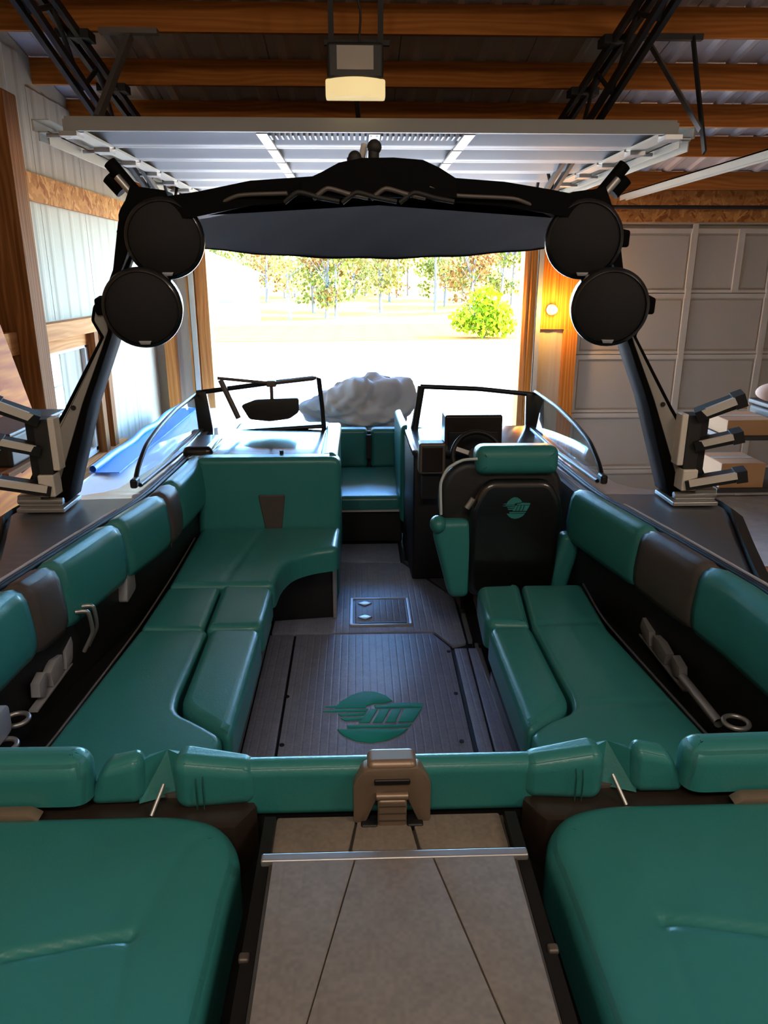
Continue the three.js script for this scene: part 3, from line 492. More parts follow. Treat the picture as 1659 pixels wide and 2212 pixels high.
{ // hull: skin from keel to sheer
  const rings = [];
  for (const [d, x] of outerX.map(([d, x]) => [d, Math.max(x, 0.04)])) { const up = d > 4.4 ? -(d - 4.4) * 0.22 : 0, yb = 0.38 + Math.max(0, d - 4.4) ** 2 * 0.2; const half = [[x, 1.70 + up], [x + 0.05, 1.62 + up], [x + 0.03, 1.4 + up], [x * 0.97, 0.95 + up * 0.6 + (yb - 0.38) * 0.5], [x * 0.55, 0.55 + yb - 0.38], [0.012, yb]]; const r = [...half.map(([a, b]) => [a, b, -d]), ...half.slice().reverse().map(([a, b]) => [-a, b, -d])]; rings.push(r); }
  part(boat, 'hull', loft(rings, { closed: false, crease: 0.7 }), M.hull, { label: 'glossy black hull' });
  part(boat, 'transom_plate', slab(rings[0].map(([x, y]) => [x, Math.min(y, 1.58)]), 'xy', -0.1, -0.08), M.hull);
}
both((s) => { // side decks outside the coaming
  const strip = (d0, d1, n, y, drop = 0) => { const r = []; for (let k = 0; k <= n; k++) { const d = d0 + (d1 - d0) * k / n, a = lerpTab(coamX, d)[0] - 0.01, b = lerpTab(outerX, d)[0] + 0.005; r.push([[a, y - 0.05, -d], [a, y, -d], [Math.max(b - 0.03, a + 0.01), y - drop, -d], [Math.max(b, a + 0.02), y - drop - 0.025, -d], [Math.max(b, a + 0.02), y - drop - 0.06, -d]]); } return loft(r, { closed: true, crease: 0.5 }); };
  part(boat, 'side_deck', side(s, strip(1.45, 2.93, 24, 1.735, 0.01)), M.deckGrey, { label: 'dark grey side deck' });
  part(boat, 'side_deck', side(s, strip(2.935, 4.4, 24, 1.735, 0.01)), M.deckPale, { label: 'pale glossy side deck strip' });
  const rub = []; for (let d = 1.45; d <= 2.98; d += 0.09) { const b = lerpTab(outerX, d)[0]; rub.push([[b + 0.0, 1.735, -d], [b + 0.055, 1.70, -d], [b + 0.085, 1.60, -d], [b + 0.05, 1.52, -d], [b + 0.0, 1.55, -d]]); }
  part(boat, 'rub_rail', side(s, loft(rub, { crease: 0.6 })), M.black, { label: 'black rub rail' });
  const line = (off, y, r, d0, d1) => { const p = []; for (let d = d0; d <= d1 + 0.001; d += (d1 - d0) / 14) p.push([s * (lerpTab(coamX, d)[0] + off), y, -d]); return tube(p, r, 40, 8); };
  part(boat, 'coaming_trim', [line(0.012, 1.748, 0.008, 1.45, 3.6), line(0.034, 1.744, 0.006, 1.45, 3.6)], M.black);
  part(boat, 'coaming_trim', line(0.056, 1.742, 0.006, 1.6, 2.75), M.deckPale, { label: 'light trim line' });
  // inner side panel between seat and bolster
  const pr = []; for (let d = 1.45; d <= 4.3; d += 0.15) { const b = lerpTab(coamX, d)[0]; pr.push([[b - 0.035, 1.72, -d], [b - 0.06, 1.30, -d], [b - 0.08, 1.0, -d], [b - 0.04, 1.0, -d], [b + 0.0, 1.72, -d]]); }
  part(boat, 'side_panel', side(s, loft(pr, { crease: 0.6 })), M.black, { label: 'black inner side panel' });
});
// coaming bolsters: teal with dark brown bands
function bolster(s, d0, d1, mat, label, end = 0.02) {
  const rings = [], n = Math.max(6, Math.round((d1 - d0) / 0.03));
  const prof = [[0.0, 1.70], [0.0, 1.745], [-0.012, 1.758], [-0.045, 1.764], [-0.068, 1.752], [-0.08, 1.725], [-0.086, 1.68], [-0.092, 1.62], [-0.09, 1.57], [-0.08, 1.545], [-0.05, 1.54], [-0.02, 1.55]];
  const c = [-0.045, 1.65];
  for (let k = 0; k <= n; k++) { const t = k / n, d = d0 + (d1 - d0) * t, e = Math.min(d - d0, d1 - d), q = e >= end ? 1 : 0.93 + 0.07 * Math.sqrt(1 - (1 - e / end) ** 2), X = lerpTab(coamX, d)[0]; const pf = 0.004 * Math.sin(Math.PI * t); rings.push(prof.map(([a, y]) => [X + c[0] + (a - c[0]) * q - (a < -0.06 ? pf : 0), c[1] + (y - c[1]) * q, -d])); }
  part(boat, 'coaming_bolster', side(s, loft(rings)), mat, { label });
}
for (const [d0, d1, m] of [[3.06, 3.58, 0], [2.89, 3.055, 1], [2.545, 2.885, 0], [2.13, 2.52, 0], [1.965, 2.125, 1], [1.46, 1.96, 0]]) bolster(-1, d0, d1, m ? M.brownVinyl : M.teal, m ? 'brown band of the left coaming pad' : 'teal left coaming pad', m ? 0.004 : 0.025);
for (const [d0, d1, m] of [[2.4, 2.92, 0], [2.06, 2.395, 1], [1.46, 2.055, 0]]) bolster(1, d0, d1, m ? M.brownVinyl : M.teal, m ? 'brown band of the right coaming pad' : 'teal right coaming pad', m ? 0.004 : 0.03);
// the winged emblem: dome, slanted letter strokes, bowl and speed bars, drawn in (a, b) about its centre
const EMB = [
  [[-0.36, 0.13], [-0.31, 0.24], [-0.2, 0.35], [-0.08, 0.41], [0.03, 0.40], [0.14, 0.33], [0.2, 0.24], [0.12, 0.2], [0.02, 0.2], [-0.06, 0.16], [-0.06, 0.13]],
  [[0.02, 0.165], [0.12, 0.165], [0.2, 0.2], [0.5, 0.185], [0.485, 0.12], [0.03, 0.12]],
  [[-0.46, 0.15], [-0.40, 0.17], [-0.33, 0.17], [-0.33, 0.145]],
  [[-0.48, 0.075], [-0.36, 0.105], [-0.04, 0.105], [-0.06, 0.07], [-0.36, 0.07]], [[-0.33, 0.03], [-0.06, 0.045], [-0.08, 0.01], [-0.3, 0.0]], [[-0.3, -0.04], [-0.08, -0.02], [-0.1, -0.06], [-0.26, -0.075]],
  [[-0.02, 0.1], [0.05, 0.1], [-0.03, -0.11], [-0.13, -0.11]], [[0.08, 0.1], [0.17, 0.1], [0.09, -0.11], [0.0, -0.11]], [[0.2, 0.1], [0.28, 0.1], [0.21, -0.11], [0.12, -0.11]], [[0.31, 0.1], [0.48, 0.1], [0.38, -0.11], [0.24, -0.11]],
  [[-0.24, -0.15], [0.36, -0.15], [0.33, -0.19], [-0.23, -0.19]],
  [[-0.33, -0.21], [0.32, -0.22], [0.24, -0.31], [0.12, -0.38], [-0.02, -0.41], [-0.16, -0.38], [-0.27, -0.30]],
];

{ // cockpit floor: dark liner with foam pads
  const fl = node('cockpit_floor');
  part(fl, 'liner', bx(-0.9, 0.9, 0.95, 0.985, -4.6, -1.4), M.black);
  const P = (pts, m, name, label, y1 = 1.0) => part(fl, name, slab(pts, 'xz', 0.985, y1, 0.002), m, { label });
  P([[-0.345, 1.6], [0.335, 1.6], [0.352, 2.99], [0.285, 3.132], [-0.352, 3.138]], M.eva, 'foam_pad', 'grey foam pad with teal emblem');
  P([[-0.475, 1.6], [-0.355, 1.6], [-0.364, 3.136], [-0.475, 3.136]], M.eva, 'foam_pad'); P([[0.354, 1.6], [0.40, 1.6], [0.425, 2.98], [0.369, 2.98]], M.eva, 'foam_pad'); P([[0.408, 1.6], [0.49, 1.6], [0.49, 2.98], [0.433, 2.98]], M.eva, 'foam_pad');
  P(roundPoly([[-0.47, 3.15], [0.295, 3.147], [0.365, 3.005], [0.43, 3.03], [0.435, 3.53], [0.19, 4.035], [-0.17, 4.035], [-0.17, 3.33], [-0.47, 3.29]], 0.01, 2), M.eva, 'foam_pad');
  P([[-0.19, 4.05], [0.185, 4.05], [0.185, 4.36], [-0.19, 4.36]], M.eva, 'foam_pad');
  P([[0.205, 4.05], [0.442, 3.535], [0.45, 3.3], [0.53, 3.3], [0.53, 4.05]], M.deckGrey, 'kick_strip', null, 1.004);
  // hatch
  const hx = [-0.105, 0.2], hd = [3.215, 3.535];
  part(fl, 'hatch_rim', slab(roundPoly([[hx[0], hd[0]], [hx[1], hd[0]], [hx[1], hd[1]], [hx[0], hd[1]]], 0.015), 'xz', 0.99, 1.006, 0.002, [roundPoly([[hx[0] + 0.016, hd[0] + 0.016], [hx[1] - 0.016, hd[0] + 0.016], [hx[1] - 0.016, hd[1] - 0.016], [hx[0] + 0.016, hd[1] - 0.016]], 0.01)]), M.emblemGrey);
  part(fl, 'hatch_lid', slab(roundPoly([[hx[0] + 0.026, hd[0] + 0.03], [hx[1] - 0.026, hd[0] + 0.03], [hx[1] - 0.026, hd[1] - 0.022], [hx[0] + 0.026, hd[1] - 0.022]], 0.01), 'xz', 0.99, 1.004, 0.002), M.eva);
  for (const d of [3.3, 3.46]) part(fl, 'hatch_latch', slab([[-0.065, d], [-0.03, d - 0.03], [0.005, d], [-0.03, d + 0.03]], 'xz', 1.0, 1.009, 0.002), M.alu, { label: 'pale diamond latch' });
  part(fl, 'hatch_bar', bx(-0.06, 0.17, 1.0, 1.006, -3.25, -3.238), M.black);
  // emblem inlay
  for (const e of EMB) part(fl, 'emblem_inlay', slab(e.map(([a, b]) => [-0.01 + a * 0.4, 2.455 + b * 0.42]), 'xz', 0.998, 1.0035, 0.0008), M.evaTeal, { label: 'teal inlay of the floor emblem' });
  for (const [x, d] of [[0.352, 2.95], [0.34, 2.6], [0.32, 2.28], [-0.335, 2.6], [-0.325, 2.28]]) part(fl, 'snap', rod([x - 0.012, 0.99, -d], [x - 0.012, 1.004, -d], 0.009, 12), M.black);
  // slot with silver rails by the driver's seat
  part(fl, 'slot', slab([[0.455, 3.0], [0.53, 3.0], [0.53, 3.8], [0.49, 3.8]], 'xz', 0.98, 1.006), M.black);
  part(fl, 'slide_rail', bar([0.447, 1.01, -3.02], [0.452, 1.01, -3.3], 0.018, 0.02), M.alu); part(fl, 'slide_rail', bar([0.455, 1.012, -3.34], [0.50, 1.012, -3.78], 0.016, 0.02), M.chrome); part(fl, 'slide_rail', bar([0.52, 1.012, -3.04], [0.54, 1.012, -3.5], 0.016, 0.03), M.alu); part(fl, 'slide_rail', bar([0.487, 1.008, -1.65], [0.47, 1.008, -3.0], 0.012, 0.014), M.alu);
}
both((s) => { // lounge bases
  const L = s < 0 ? [[0.9, 1.6], [0.485, 1.6], [0.485, 3.28], [0.18, 3.32], [0.18, 3.5], [0.9, 3.5]] : [[0.9, 1.6], [0.50, 1.6], [0.52, 2.66], [0.9, 2.66]];
  part(boat, 'lounge_base', slab(L.map(([x, d]) => [s * x, d]), 'xz', 1.0, 1.33, 0.004), M.black, { label: 'black lounge base' });
  part(boat, 'base_trim', [bx(s * 0.474, s * 0.484, 1.02, 1.07, -3.2 + (s > 0 ? 0.55 : 0), -1.6), bx(s * 0.476, s * 0.484, 1.2, 1.215, -3.0 + (s > 0 ? 0.4 : 0), -1.6)], M.deckGrey);
});
part(boat, 'corner_trim', [rb(-0.186, -0.168, 1.0, 1.32, -3.34, -3.305, 0.004), bx(-0.178, -0.17, 1.0, 1.3, -3.48, -3.345)], M.alu);
const lounge = (name, label, outs) => { const g = node(name, label); for (const [o, rad, r, h1, extra] of outs) part(g, 'cushion', pad({ outline: roundPoly(o, rad, 6), h0: 1.325, h1: h1 ?? 1.43, r, cell: 0.016, ...extra }), M.teal); return g; };
const Lg = lounge('left_lounge', 'teal L-shaped lounge seat', [
  [[[-0.885, 1.55], [-0.44, 1.55], [-0.42, 1.715], [-0.5, 1.785], [-0.578, 1.84], [-0.59, 1.93], [-0.585, 2.345], [-0.82, 2.355]], [0.02, 0.02, 0.03, 0.05, 0.07, 0.05, 0.01, 0.02], 0.02],
  [[[-0.572, 1.86], [-0.40, 1.70], [-0.395, 2.345], [-0.577, 2.345]], [0.06, 0.045, 0.05, 0.04], 0.032, 1.438],
  [[[-0.82, 2.365], [-0.60, 2.355], [-0.605, 2.72], [-0.81, 2.72]], 0.02, 0.02],
  [[[-0.592, 2.355], [-0.395, 2.355], [-0.395, 2.715], [-0.597, 2.725]], [0.02, 0.05, 0.05, 0.02], 0.03, 1.436],
  [[[-0.81, 2.73], [-0.395, 2.73], [-0.385, 2.9], [-0.345, 3.02], [-0.27, 3.085], [-0.15, 3.13], [-0.145, 3.43], [-0.82, 3.43]], [0.02, 0.03, 0.08, 0.08, 0.08, 0.03, 0.02, 0.02], 0.03, 1.436, { creases: [{ pts: [[-0.6, 2.73], [-0.55, 3.1], [-0.52, 3.4]], w: 0.009, depth: 0.006 }] }],
]);
const Rg = lounge('right_lounge', 'teal straight lounge seat', [
  [[[0.885, 1.55], [0.42, 1.55], [0.40, 1.70], [0.47, 1.765], [0.545, 1.80], [0.562, 1.87], [0.552, 2.34], [0.59, 2.70], [0.83, 2.70], [0.81, 2.3]], [0.02, 0.02, 0.03, 0.05, 0.06, 0.05, 0.01, 0.02, 0.03, 0.02], 0.02, 1.43, { creases: [{ pts: [[0.56, 2.35], [0.82, 2.36]], w: 0.009, depth: 0.006 }, { pts: [[0.57, 1.83], [0.86, 1.84]], w: 0.01, depth: 0.004 }] }],
  [[[0.55, 1.83], [0.395, 1.70], [0.392, 2.335], [0.545, 2.335]], [0.06, 0.045, 0.05, 0.04], 0.034, 1.438],
  [[[0.545, 2.345], [0.39, 2.36], [0.41, 2.69], [0.582, 2.70]], [0.02, 0.05, 0.04, 0.02], 0.032, 1.436],
]);
part(Lg, 'piping', tube([[-0.895, 1.425, -1.55], [-0.87, 1.428, -1.72], [-0.828, 1.428, -2.36], [-0.82, 1.428, -2.9], [-0.825, 1.428, -3.3]], 0.0035, 40, 8), M.hangSteel);
part(Rg, 'piping', tube([[0.895, 1.425, -1.55], [0.87, 1.428, -1.72], [0.82, 1.428, -2.36], [0.838, 1.428, -2.7]], 0.004, 40, 8), M.deckGrey);
// fittings in the side pockets
for (const e of [[[-0.5, 0.3], [-0.36, 0.42], [-0.33, 0.12], [-0.42, -0.3], [-0.52, -0.1]], [[-0.26, 0.2], [-0.12, 0.36], [0.02, 0.3], [0.0, -0.28], [-0.24, -0.3]], [[0.1, 0.25], [0.26, 0.5], [0.3, 0.0], [0.2, -0.3], [0.06, -0.3]], [[-0.6, -0.34], [0.3, -0.34], [0.3, -0.42], [-0.6, -0.42]]]) {
  part(boat, 'pocket_emblem', slab(e.map(([a, b]) => [2.1 + a * 0.34, 1.44 + b * 0.1]), 'zy', -1.012, -0.985, 0.002), M.emblemGrey, { label: 'grey metal emblem stroke in the left pocket' });
  part(boat, 'pocket_emblem', slab(e.map(([a, b]) => [2.24 + a * 0.42, 1.405 + b * 0.085]), 'zy', 0.945, 0.972, 0.002), M.pocketGrey ??= std({ color: 0x6e6e70, roughness: 0.5 }), { label: 'dull grey emblem stroke in the right pocket' });
}
part(boat, 'pocket_handle', [tube([[-0.955, 1.43, -2.2], [-0.92, 1.5, -2.2], [-0.915, 1.585, -2.17], [-0.95, 1.59, -2.16]], 0.007, 24, 8), tube([[-0.955, 1.43, -2.24], [-0.92, 1.5, -2.24], [-0.912, 1.585, -2.21], [-0.95, 1.59, -2.2]], 0.007, 24, 8)], M.alu, { label: 'pair of thin metal loops' });
part(boat, 'pocket_handle', tube([[0.93, 1.43, -1.97], [0.925, 1.435, -1.72]], 0.014, 8, 12), M.alu, { label: 'grey grab tube' });
part(boat, 'pocket_handle', tube([[-0.87, 1.44, -2.98], [-0.85, 1.55, -3.0], [-0.85, 1.6, -3.06], [-0.87, 1.6, -3.1]], 0.007, 24, 8), M.hangSteel);
part(boat, 'pocket_plate', slab(roundPoly([[2.5, 1.46], [2.62, 1.47], [2.62, 1.6], [2.54, 1.6]], 0.02), 'zy', -0.94, -0.9, 0.004), M.emblemGrey, { label: 'pale plate in the left pocket' });
part(boat, 'pocket_plate', slab(roundPoly([[1.6, 1.46], [1.72, 1.46], [1.72, 1.54], [1.62, 1.54]], 0.02), 'zy', -1.02, -0.97, 0.004), M.emblemGrey, { label: 'pale plate at the end of the left pocket' });
for (const [x, d, s] of [[-0.97, 1.66, 1], [-0.99, 1.78, 1], [0.96, 1.7, 1]]) part(boat, 'pocket_ring', (() => { const g = new THREE.TorusGeometry(0.032, 0.007, 8, 24); g.rotateX(Math.PI / 2); g.translate(x, 1.45, -d); return g; })(), M.alu);
both((s) => part(boat, 'pocket_tray', slab([[0.86, 1.5], [1.08, 1.5], [0.98, 2.5], [0.9, 3.5], [0.82, 3.5], [0.83, 2.4]].map(([x, d]) => [s * x, d]), 'xz', 1.24, 1.33, 0.004), M.black));

{ // port console, its seat back and the pad on its walk-through side
  const c = node('port_console', 'left console with dark glossy top');
  part(c, 'cabinet', slab(roundPoly([[-0.9, 3.53], [-0.19, 3.53], [-0.19, 4.34], [-0.92, 4.34]], 0.02), 'xz', 1.0, 1.725, 0.006), M.black);
  const top = slab(roundPoly([[-0.88, 3.51], [-0.24, 3.51], [-0.24, 4.36], [-0.93, 4.36]], 0.02), 'xz', 1.722, 1.762, 0.008); top.translate(0, -1.76, 3.51); top.rotateX(-0.03); top.translate(0, 1.76, -3.51);
  part(c, 'dash_top', top, M.dash);
  part(c, 'side_pad', pad({ outline: roundPoly([[3.5, 1.02], [4.36, 1.02], [4.36, 1.72], [3.5, 1.785]], 0.03), h0: 0, h1: 0.035, r: 0.025, O: [-0.195, 0, 0], U: [0, 0, -1], Vv: [0, 1, 0], N: [1, 0, 0], cell: 0.03 }), M.teal);
  part(c, 'side_pad', pad({ outline: roundPoly([[-0.24, 3.54], [-0.155, 3.54], [-0.155, 4.36], [-0.24, 4.36]], 0.02), h0: 1.72, h1: 1.77, r: 0.02, cell: 0.02 }), M.teal);
  part(c, 'knob', rod([-0.43, 1.76, -3.56], [-0.43, 1.785, -3.56], 0.01, 14), M.black);
  part(c, 'dash_pod', rb(-0.93, -0.78, 1.71, 1.79, -3.95, -3.62, 0.03), M.blackGloss);
  const b = node('port_backrest', 'wide teal seat back with a brown tab');
  const tilt = 0.05, O = [0, 1.40, -3.43], N = [0, Math.sin(tilt), Math.cos(tilt)], Vv = [0, Math.cos(tilt), -Math.sin(tilt)];
  part(b, 'cushion', pad({ outline: roundPoly([[-0.838, -0.03], [-0.143, -0.03], [-0.14, 0.375], [-0.825, 0.375]], [0.02, 0.02, 0.05, 0.03]), h0: -0.1, h1: 0, r: 0.03, O, N, Vv, cell: 0.014, puff: 0.002, creases: [{ pts: [[-0.72, -0.03], [-0.715, 0.37]], w: 0.006, depth: 0.0015 }, { pts: [[-0.26, -0.03], [-0.255, 0.37]], w: 0.006, depth: 0.0015 }] }), M.teal);
  part(b, 'tab', pad({ outline: roundPoly([[-0.505, 0.0], [-0.432, 0.0], [-0.408, 0.195], [-0.538, 0.195]], 0.01), h0: -0.01, h1: 0.008, r: 0.005, O, N, Vv, cell: 0.012, puff: 0.001 }), M.brownVinyl, { label: 'brown vinyl tab' });
}
{ // starboard console and helm
  const c = node('starboard_console', 'right console with dark glossy top');
  part(c, 'cabinet', slab(roundPoly([[0.235, 3.78], [0.95, 3.78], [0.98, 4.36], [0.215, 4.36]], 0.02), 'xz', 1.0, 1.71, 0.006), M.black);
  part(c, 'dash_top', slab(roundPoly([[0.225, 3.72], [0.95, 3.72], [0.98, 4.38], [0.215, 4.38]], 0.03), 'xz', 1.71, 1.742, 0.008), M.dash);
  part(c, 'gauge_frame', rb(0.25, 0.385, 1.64, 1.80, -3.72, -3.62, 0.012), M.hangSteel); part(c, 'gauge_face', rb(0.266, 0.369, 1.655, 1.785, -3.63, -3.612, 0.005), M.screen);
  part(c, 'gauge_leg', bx(0.27, 0.36, 1.5, 1.66, -3.78, -3.66), M.black);
  const hood = rb(0.40, 0.705, 1.62, 1.905, -3.98, -3.82, 0.014); part(c, 'display_hood', hood, M.screen, { label: 'large dark brown display hood' });
  part(c, 'display_face', rb(0.42, 0.685, 1.64, 1.82, -3.825, -3.81, 0.006), M.black);
  part(c, 'side_pad', pad({ outline: roundPoly([[4.3, 1.15], [5.1, 1.15], [5.1, 1.72], [4.3, 1.76]], 0.04), h0: 0, h1: 0.04, r: 0.03, O: [0.235, 0, 0], U: [0, 0, -1], Vv: [0, 1, 0], N: [-1, 0, 0], cell: 0.03 }), M.teal);
  part(c, 'throttle', [rod([0.93, 1.62, -3.1], [0.90, 1.70, -3.12], 0.012, 12), ball([0.90, 1.705, -3.12], 0.02)], M.chrome);
}
{
  const w = node('steering_wheel'), cx = 0.545, cy = 1.735, cz = -3.62, tilt = -0.5, put = (g) => { g.rotateX(tilt); g.translate(cx, cy, cz); return g; };
  part(w, 'rim', put(new THREE.TorusGeometry(0.125, 0.013, 12, 48)), M.blackVinyl);
  part(w, 'hub', put((() => { const g = new THREE.CylinderGeometry(0.045, 0.05, 0.03, 24); g.rotateX(Math.PI / 2); return g; })()), M.black);
  for (const a of [0.35, 2.8, 4.71]) part(w, 'spoke', put((() => { const g = new THREE.BoxGeometry(0.10, 0.022, 0.008); g.translate(0.075, 0, 0); g.rotateZ(a); return g; })()), M.alu);
  part(w, 'column', rod([cx, cy - 0.0, cz], [cx, cy - 0.07, cz - 0.16], 0.03, 16), M.black);
}
{ // driver's seat seen from behind
  const t = node('driver_seat', 'black driver seat with teal headrest and side pads'), tilt = 0.07, O = [0, 1.37, -2.86], N = [0, Math.sin(tilt), Math.cos(tilt)], Vv = [0, Math.cos(tilt), -Math.sin(tilt)];
  const P = (name, o, rad, h0, h1, r, m, x = {}) => part(t, name, pad({ outline: roundPoly(o, rad), h0, h1, r, O, N, Vv, cell: 0.014, puff: 0.004, ...x }), m, { label: x.label });
  P('wing', [[0.345, 0.1], [0.79, 0.1], [0.80, 0.42], [0.74, 0.5], [0.36, 0.51], [0.285, 0.43], [0.28, 0.28]], 0.07, -0.12, -0.05, 0.03, M.blackVinyl);
  P('back_shell', [[0.40, -0.06], [0.755, -0.06], [0.775, 0.1], [0.79, 0.33], [0.735, 0.44], [0.46, 0.44], [0.40, 0.33], [0.395, 0.1]], 0.05, -0.07, 0.01, 0.03, M.blackGloss, { label: 'black seat back shell' });
  P('headrest', [[0.425, 0.455], [0.765, 0.455], [0.765, 0.575], [0.425, 0.575]], 0.04, -0.1, 0.0, 0.045, M.teal, { label: 'teal headrest roll' });
  P('side_pad', [[0.325, -0.07], [0.405, -0.07], [0.425, 0.13], [0.405, 0.27], [0.275, 0.27], [0.255, 0.2]], 0.03, -0.08, 0.0, 0.03, M.teal);
  P('side_pad', [[0.76, -0.07], [0.82, -0.07], [0.88, 0.16], [0.86, 0.2], [0.80, 0.2], [0.75, 0.02]], 0.02, -0.08, -0.01, 0.03, M.teal);
  part(t, 'arm_tip', ball([0.272, 1.62, -2.895], 0.034, 1, 1.1, 1.3), M.teal);
  part(t, 'piping', tube([[0.285, 1.66, -2.9], [0.282, 1.79, -2.91], [0.31, 1.852, -2.915], [0.37, 1.885, -2.92], [0.43, 1.89, -2.92]], 0.006, 30, 8), M.piping);
  part(t, 'clip', rod([0.385, 1.70, -2.86], [0.41, 1.74, -2.86], 0.012, 12), M.alu);
  for (const e of EMB) part(t, 'emblem', slab(e.map(([a, b]) => [0.588 + a * 0.115, 0.325 + b * 0.11]), 'xy', 0.012, 0.017).applyMatrix4(new THREE.Matrix4().makeBasis(V(1, 0, 0), V(...Vv), V(...N)).setPosition(...O)), M.teal, { label: 'teal emblem' });
  part(t, 'seat_cushion', pad({ outline: roundPoly([[0.36, 2.95], [0.8, 2.95], [0.8, 3.4], [0.36, 3.4]], 0.05), h0: 1.34, h1: 1.45, r: 0.03, cell: 0.03 }), M.teal);
  part(t, 'pedestal', [rod([0.6, 1.0, -3.12], [0.6, 1.34, -3.12], 0.09, 24), rb(0.42, 0.78, 1.3, 1.345, -3.35, -2.95, 0.01)], M.black);
}
{ // bow seating
  const b = node('bow_seat', 'bright teal bow seat');
  part(b, 'base', rb(-0.185, 0.215, 0.99, 1.2, -5.1, -4.42, 0.01), M.black);
  part(b, 'trim', bx(-0.183, 0.213, 1.203, 1.222, -4.425, -4.38), M.piping);
  part(b, 'cushion', pad({ outline: roundPoly([[-0.185, 4.365], [0.205, 4.365], [0.225, 5.14], [-0.2, 5.14]], 0.03), h0: 1.225, h1: 1.305, r: 0.03, cell: 0.02 }), M.teal);
  for (const [x0, x1] of [[-0.3, 0.008], [0.032, 0.34]]) part(b, 'back_cushion', pad({ outline: roundPoly([[x0, 1.29], [x1, 1.29], [x1, 1.57], [x0, 1.57]], 0.03), h0: -0.09, h1: 0, r: 0.03, O: [0, 0, -5.14], N: [0, 0, 1], Vv: [0, 1, 0], cell: 0.02 }), M.teal);
  part(b, 'back_panel', bx(-0.34, 0.38, 1.2, 1.54, -5.26, -5.22), M.black); part(b, 'strap', bx(0.0, 0.04, 1.36, 1.53, -5.16, -5.135), M.black);
  part(b, 'bow_deck', slab([[-0.86, 5.24], [-0.78, 5.5], [-0.5, 6.0], [-0.2, 6.35], [0.2, 6.35], [0.5, 6.0], [0.78, 5.5], [0.86, 5.24]], 'xz', 1.3, 1.34, 0.006), M.hull);
  both((s) => part(b, 'side_cushion', rb(s * 0.24, s * 0.9, 1.2, 1.62, -5.2, -4.42, 0.04), M.teal));
}
{ // stern: transom bolsters, hinge, sun pads, walk-through
  const tr = node('transom', 'dark stern deck');
  part(tr, 'stern_deck', slab([[-1.1, 0.1], [1.1, 0.1], [1.12, 1.155], [-1.12, 1.155]], 'xz', 1.2, 1.585, 0.005), M.black);
  both((s) => { part(tr, 'shelf', slab([[0.27, 1.055], [1.1, 1.055], [1.1, 1.2], [0.285, 1.2], [0.24, 1.11]].map(([x, d]) => [s * x, d]), 'xz', 1.58, 1.697, 0.004), M.screen, { label: 'dark brown shelf' }); part(tr, 'shelf_edge', slab([[0.275, 1.13], [1.1, 1.165], [1.1, 1.175], [0.275, 1.14]].map(([x, d]) => [s * x, d]), 'xz', 1.69, 1.705, 0.001), M.hangSteel); part(tr, 'side_wall', bx(s * 0.205, s * 0.225, 1.58, 1.68, -1.1, -0.12), M.black);
    part(tr, 'catch', rb(s * 0.212, s * 0.228, 1.675, 1.685, -0.82, -0.805, 0.004), M.hangSteel);
    part(tr, 'strut', rod([s * 0.42, 1.70, -1.085], [s * 0.405, 1.735, -1.125], 0.0035, 10), M.alu); });
  part(tr, 'bulkhead', bx(-1.08, 1.08, 1.0, 1.665, -1.175, -1.13), M.black);
  const wk = node('walkway_pad', 'warm grey foam walkway');
  const g = 0.0012, q = 0.918, strips = [
    [[-0.188, 0.36], [-0.187 + g, 0.36], [-0.063 - g, q], [-0.188, q]],
    [[-0.186 + g, 0.36], [0.148, 0.36], [0.181, 0.36], [0.057 - g, q], [-0.063 + g, q]].filter((_, i) => i !== 1),
    [[0.183, 0.36], [0.184, 0.36], [0.181, q], [0.057 + g, q]]];
  for (const p of strips) part(wk, 'foam_panel', slab(p, 'xz', 1.735, 1.75, 0.0008), M.evaWarm);
  part(wk, 'panel_base', bx(-0.194, 0.187, 1.6, 1.742, -0.93, -0.36), M.evaGroove);
  part(wk, 'nosing', rb(-0.207, 0.205, 1.737, 1.749, -0.937, -0.92, 0.003), M.alu, { label: 'silver nosing strip' });
  for (const [a, b, a2, b2] of [[-0.208, -0.076, -0.205, -0.062], [-0.07, 0.043, -0.058, 0.031], [0.049, 0.2, 0.037, 0.198]]) part(wk, 'step_panel', slab(roundPoly([[a, 1.03], [b, 1.03], [b2, 1.115], [a2, 1.115]], 0.004, 2), 'xz', 1.65, 1.665, 0.002), M.evaWarm);
  part(wk, 'step_base', bx(-0.212, 0.207, 1.58, 1.655, -1.12, -1.022), M.evaGroove);
}
both((s) => { // sun pads
  const o = [[0.262, 0.1], [1.06, 0.1], [1.06, 1.082], [0.37, 1.082], [0.29, 1.058], [0.247, 0.99], [0.252, 0.9]].map(([x, d]) => [s * x, d]);
  const cr = [{ pts: [[0.377, 0.815], [0.46, 0.792], [0.54, 0.774], [0.62, 0.765], [0.9, 0.762]], w: 0.007, depth: 0.009 }, { pts: [[0.377, 0.82], [0.364, 0.7], [0.345, 0.4], [0.34, 0.1]], w: 0.008, depth: 0.0035 }, { pts: [[0.37, 0.83], [0.345, 0.93], [0.335, 0.99]], w: 0.012, depth: 0.002 }, { pts: [[0.375, 0.822], [0.4, 0.85]], w: 0.035, depth: 0.005 }].map((c) => ({ ...c, pts: c.pts.map(([x, d]) => [s * x, d]) }));
  part(boat, 'sun_pad', pad({ outline: roundPoly(o, [0.03, 0.05, 0.08, 0.06, 0.05, 0.05, 0.04]), h0: 1.6, h1: 1.722, r: 0.042, cell: 0.007, puff: 0.016, fall: 0.11, creases: cr }), M.teal, { label: s < 0 ? 'left teal sun pad' : 'right teal sun pad' });
});
